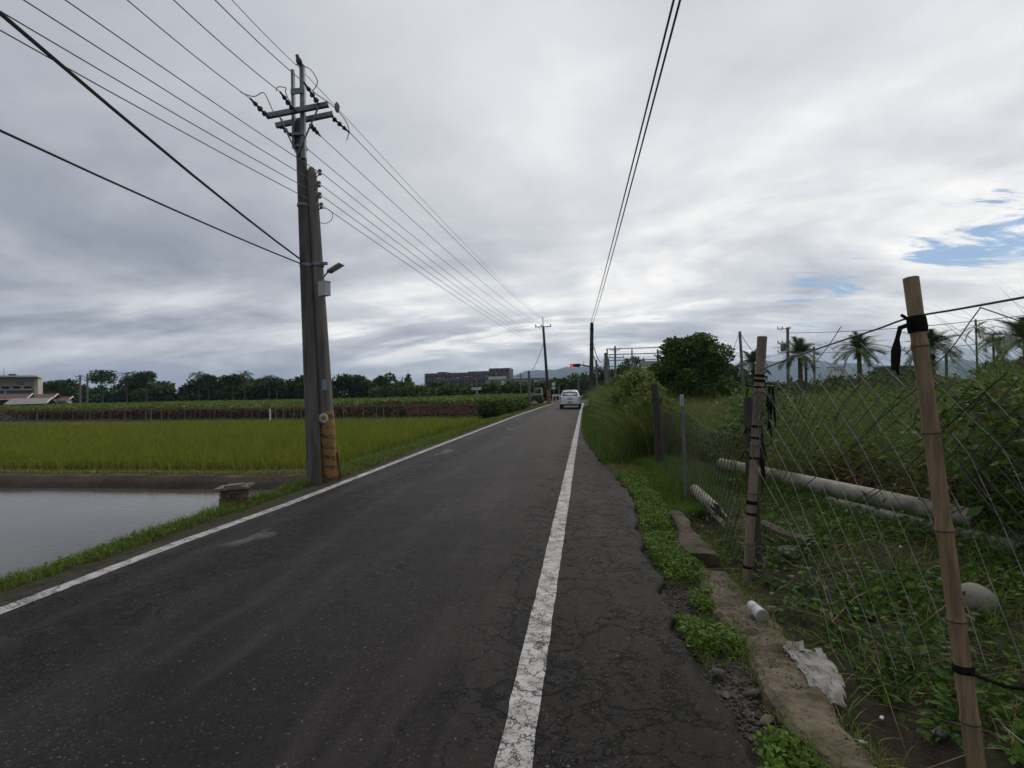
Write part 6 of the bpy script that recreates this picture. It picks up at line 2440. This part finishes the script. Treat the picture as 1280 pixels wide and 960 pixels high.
    bx = np.interp(by, [3.5, 5.3, 9.6, 22], [4.6, 4.0, 2.7, 2.4]) + RNG.uniform(0, 1, nb) ** 1.3 * (4 + by * .5)
    pals = [[(.035, .070, .013), (.050, .095, .018)], [(.075, .125, .024), (.10, .15, .032)], [(.085, .070, .030), (.06, .075, .022)], [(.055, .10, .030), (.07, .12, .04)]]
    for i in range(nb):
        hb = float(RNG.uniform(.6, 1.55))
        kk = int(160 + 160 * hb)
        f_ = RNG.uniform(.08, 1, kk)
        sp = .10 + .22 * hb * (1 - .55 * f_)
        pos = np.stack([bx[i] + RNG.normal(0, 1, kk) * sp, by[i] + RNG.normal(0, 1, kk) * sp, gz(bx[i], by[i]) + hb * f_], 1)
        ls = float(RNG.uniform(.06, .17))
        V.leaves(pos, RNG.uniform(.6, 1.3, kk) * ls, RNG.uniform(.25, .6, kk) * ls, cols(kk, pals[i % 4], .22), .35)
    # field grass out to the palms
    n = 62000
    r = 8 + 52 * RNG.uniform(0, 1, n) ** 1.25
    an = RNG.uniform(.10, 1.12, n)
    x, y = 1.5 + r * np.sin(an), r * np.cos(an)
    keep = (x > np.interp(y, [5, 16, 60], [2.6, 2.2, 2.4])) & (y > 3)
    x, y, r = x[keep], y[keep], r[keep]
    dens = vnoise(x, y, .22, 88)
    n = len(x)
    h = RNG.uniform(.45, 1.15, n) * (.6 + .8 * dens)
    c = cols(n, [(.090, .120, .028), (.115, .140, .036), (.070, .100, .022)], .18)
    d = RNG.uniform(0, 1, n) < .18 + .35 * np.clip(dens - .45, 0, 1)
    c[d] = cols(int(d.sum()), [(.17, .125, .06), (.13, .10, .05), (.15, .135, .06)], .2)
    V.blades(np.stack([x, y, ground_z(x, y) - .02], 1), h, np.interp(r, [8, 25, 60], [.014, .035, .09]), RNG.uniform(.25, 1.0, n), c, 2)
    tag(V.build('field_grass', 'leaf'), 'tall coarse grass filling the field behind the fence', 'grass', kind='stuff')


make_right_plants()


def vine_mound():
    """creeper swallowing the fence further along"""
    V = Veg()
    rng = random.Random(21)
    lobes = []
    for (px, pyt, Z, r) in ((800, 462, 14.5, .34), (792, 468, 15, .36), (806, 474, 14, .34), (786, 478, 16, .36), (796, 486, 14.5, .45), (780, 487, 17, .42), (806, 496, 13.6, .42), (790, 500, 15, .5), (776, 496, 19, .45),
                             (812, 512, 12.6, .42), (798, 518, 13.2, .45), (770, 492, 22, .45)):
        c = D(px, pyt, Z)
        lobes.append(((c.x, c.y, max(c.z - r * .7, .2)), (r, r * 1.2, r * .85)))
    crown_leaves(V, lobes, 7000, .105, [(.062, .115, .022), (.085, .145, .030), (.05, .085, .02)], .6, .5)
    brl = []
    for k in range(26):
        yy = 12.6 + k * .95
        hh = rng.uniform(1.15, 2.15) * (1.0 if yy < 26 else .9)
        rr = rng.uniform(.38, .62)
        brl.append(((1.35 + .01 * yy + rng.uniform(-.3, .25), yy, hh - rr * .6), (rr, rr * 1.3, rr * .9)))
    crown_leaves(V, brl, 24000, .12, [(.060, .110, .020), (.085, .145, .028), (.10, .12, .035), (.12, .095, .045)], .5, .35)
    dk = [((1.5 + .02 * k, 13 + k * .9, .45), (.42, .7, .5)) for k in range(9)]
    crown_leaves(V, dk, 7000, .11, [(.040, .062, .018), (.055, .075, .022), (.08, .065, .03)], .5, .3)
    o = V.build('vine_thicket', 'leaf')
    tag(o, 'bright green creeper mound swallowing the fence behind the thick wooden post', 'creeper')
    V = Veg()
    n = 19000
    y = 11.5 + 33 * RNG.uniform(0, 1, n) ** 1.2
    x = 1.25 + RNG.normal(0, .38, n) + np.interp(y, [14, 44], [.15, .25])
    d2 = vnoise(x, y, .5, 91)
    h = RNG.uniform(.8, 2.3, n) * (.6 + .75 * d2) * np.interp(x, [.5, 1.2], [.45, 1])
    c = cols(n, [(.065, .115, .020), (.090, .145, .026), (.12, .155, .036)], .2)
    k = RNG.uniform(0, 1, n) < .25
    c[k] = cols(int(k.sum()), [(.16, .12, .06), (.12, .09, .05)], .2)
    V.blades(np.stack([x, y, ground_z(x, y) - .02], 1), h, np.interp(y, [14, 44], [.018, .05]), RNG.uniform(.2, .9, n), c, 3)
    tag(V.build('roadside_tall_grass', 'leaf'), 'tall tangled grass along the far part of the fence', 'grass', kind='stuff')


vine_mound()


# ------------------------------------------------------------------ air
def haze():
    m = bpy.data.materials.new('haze_air')
    m.use_nodes = True
    q = NT(m.node_tree)
    out = q.n('ShaderNodeOutputMaterial')
    v = q.n('ShaderNodeVolumePrincipled', {'Color': (.50, .68, .95, 1), 'Density': HAZE, 'Anisotropy': .2})
    q.t.links.new(v.outputs[0], out.inputs['Volume'])
    o = MB().box((400, 2200, 119), (8000, 6400, 242)).build('haze', m)
    tag(o, 'thin bluish haze over the plain', kind='stuff')


HAZE = .00016
haze()
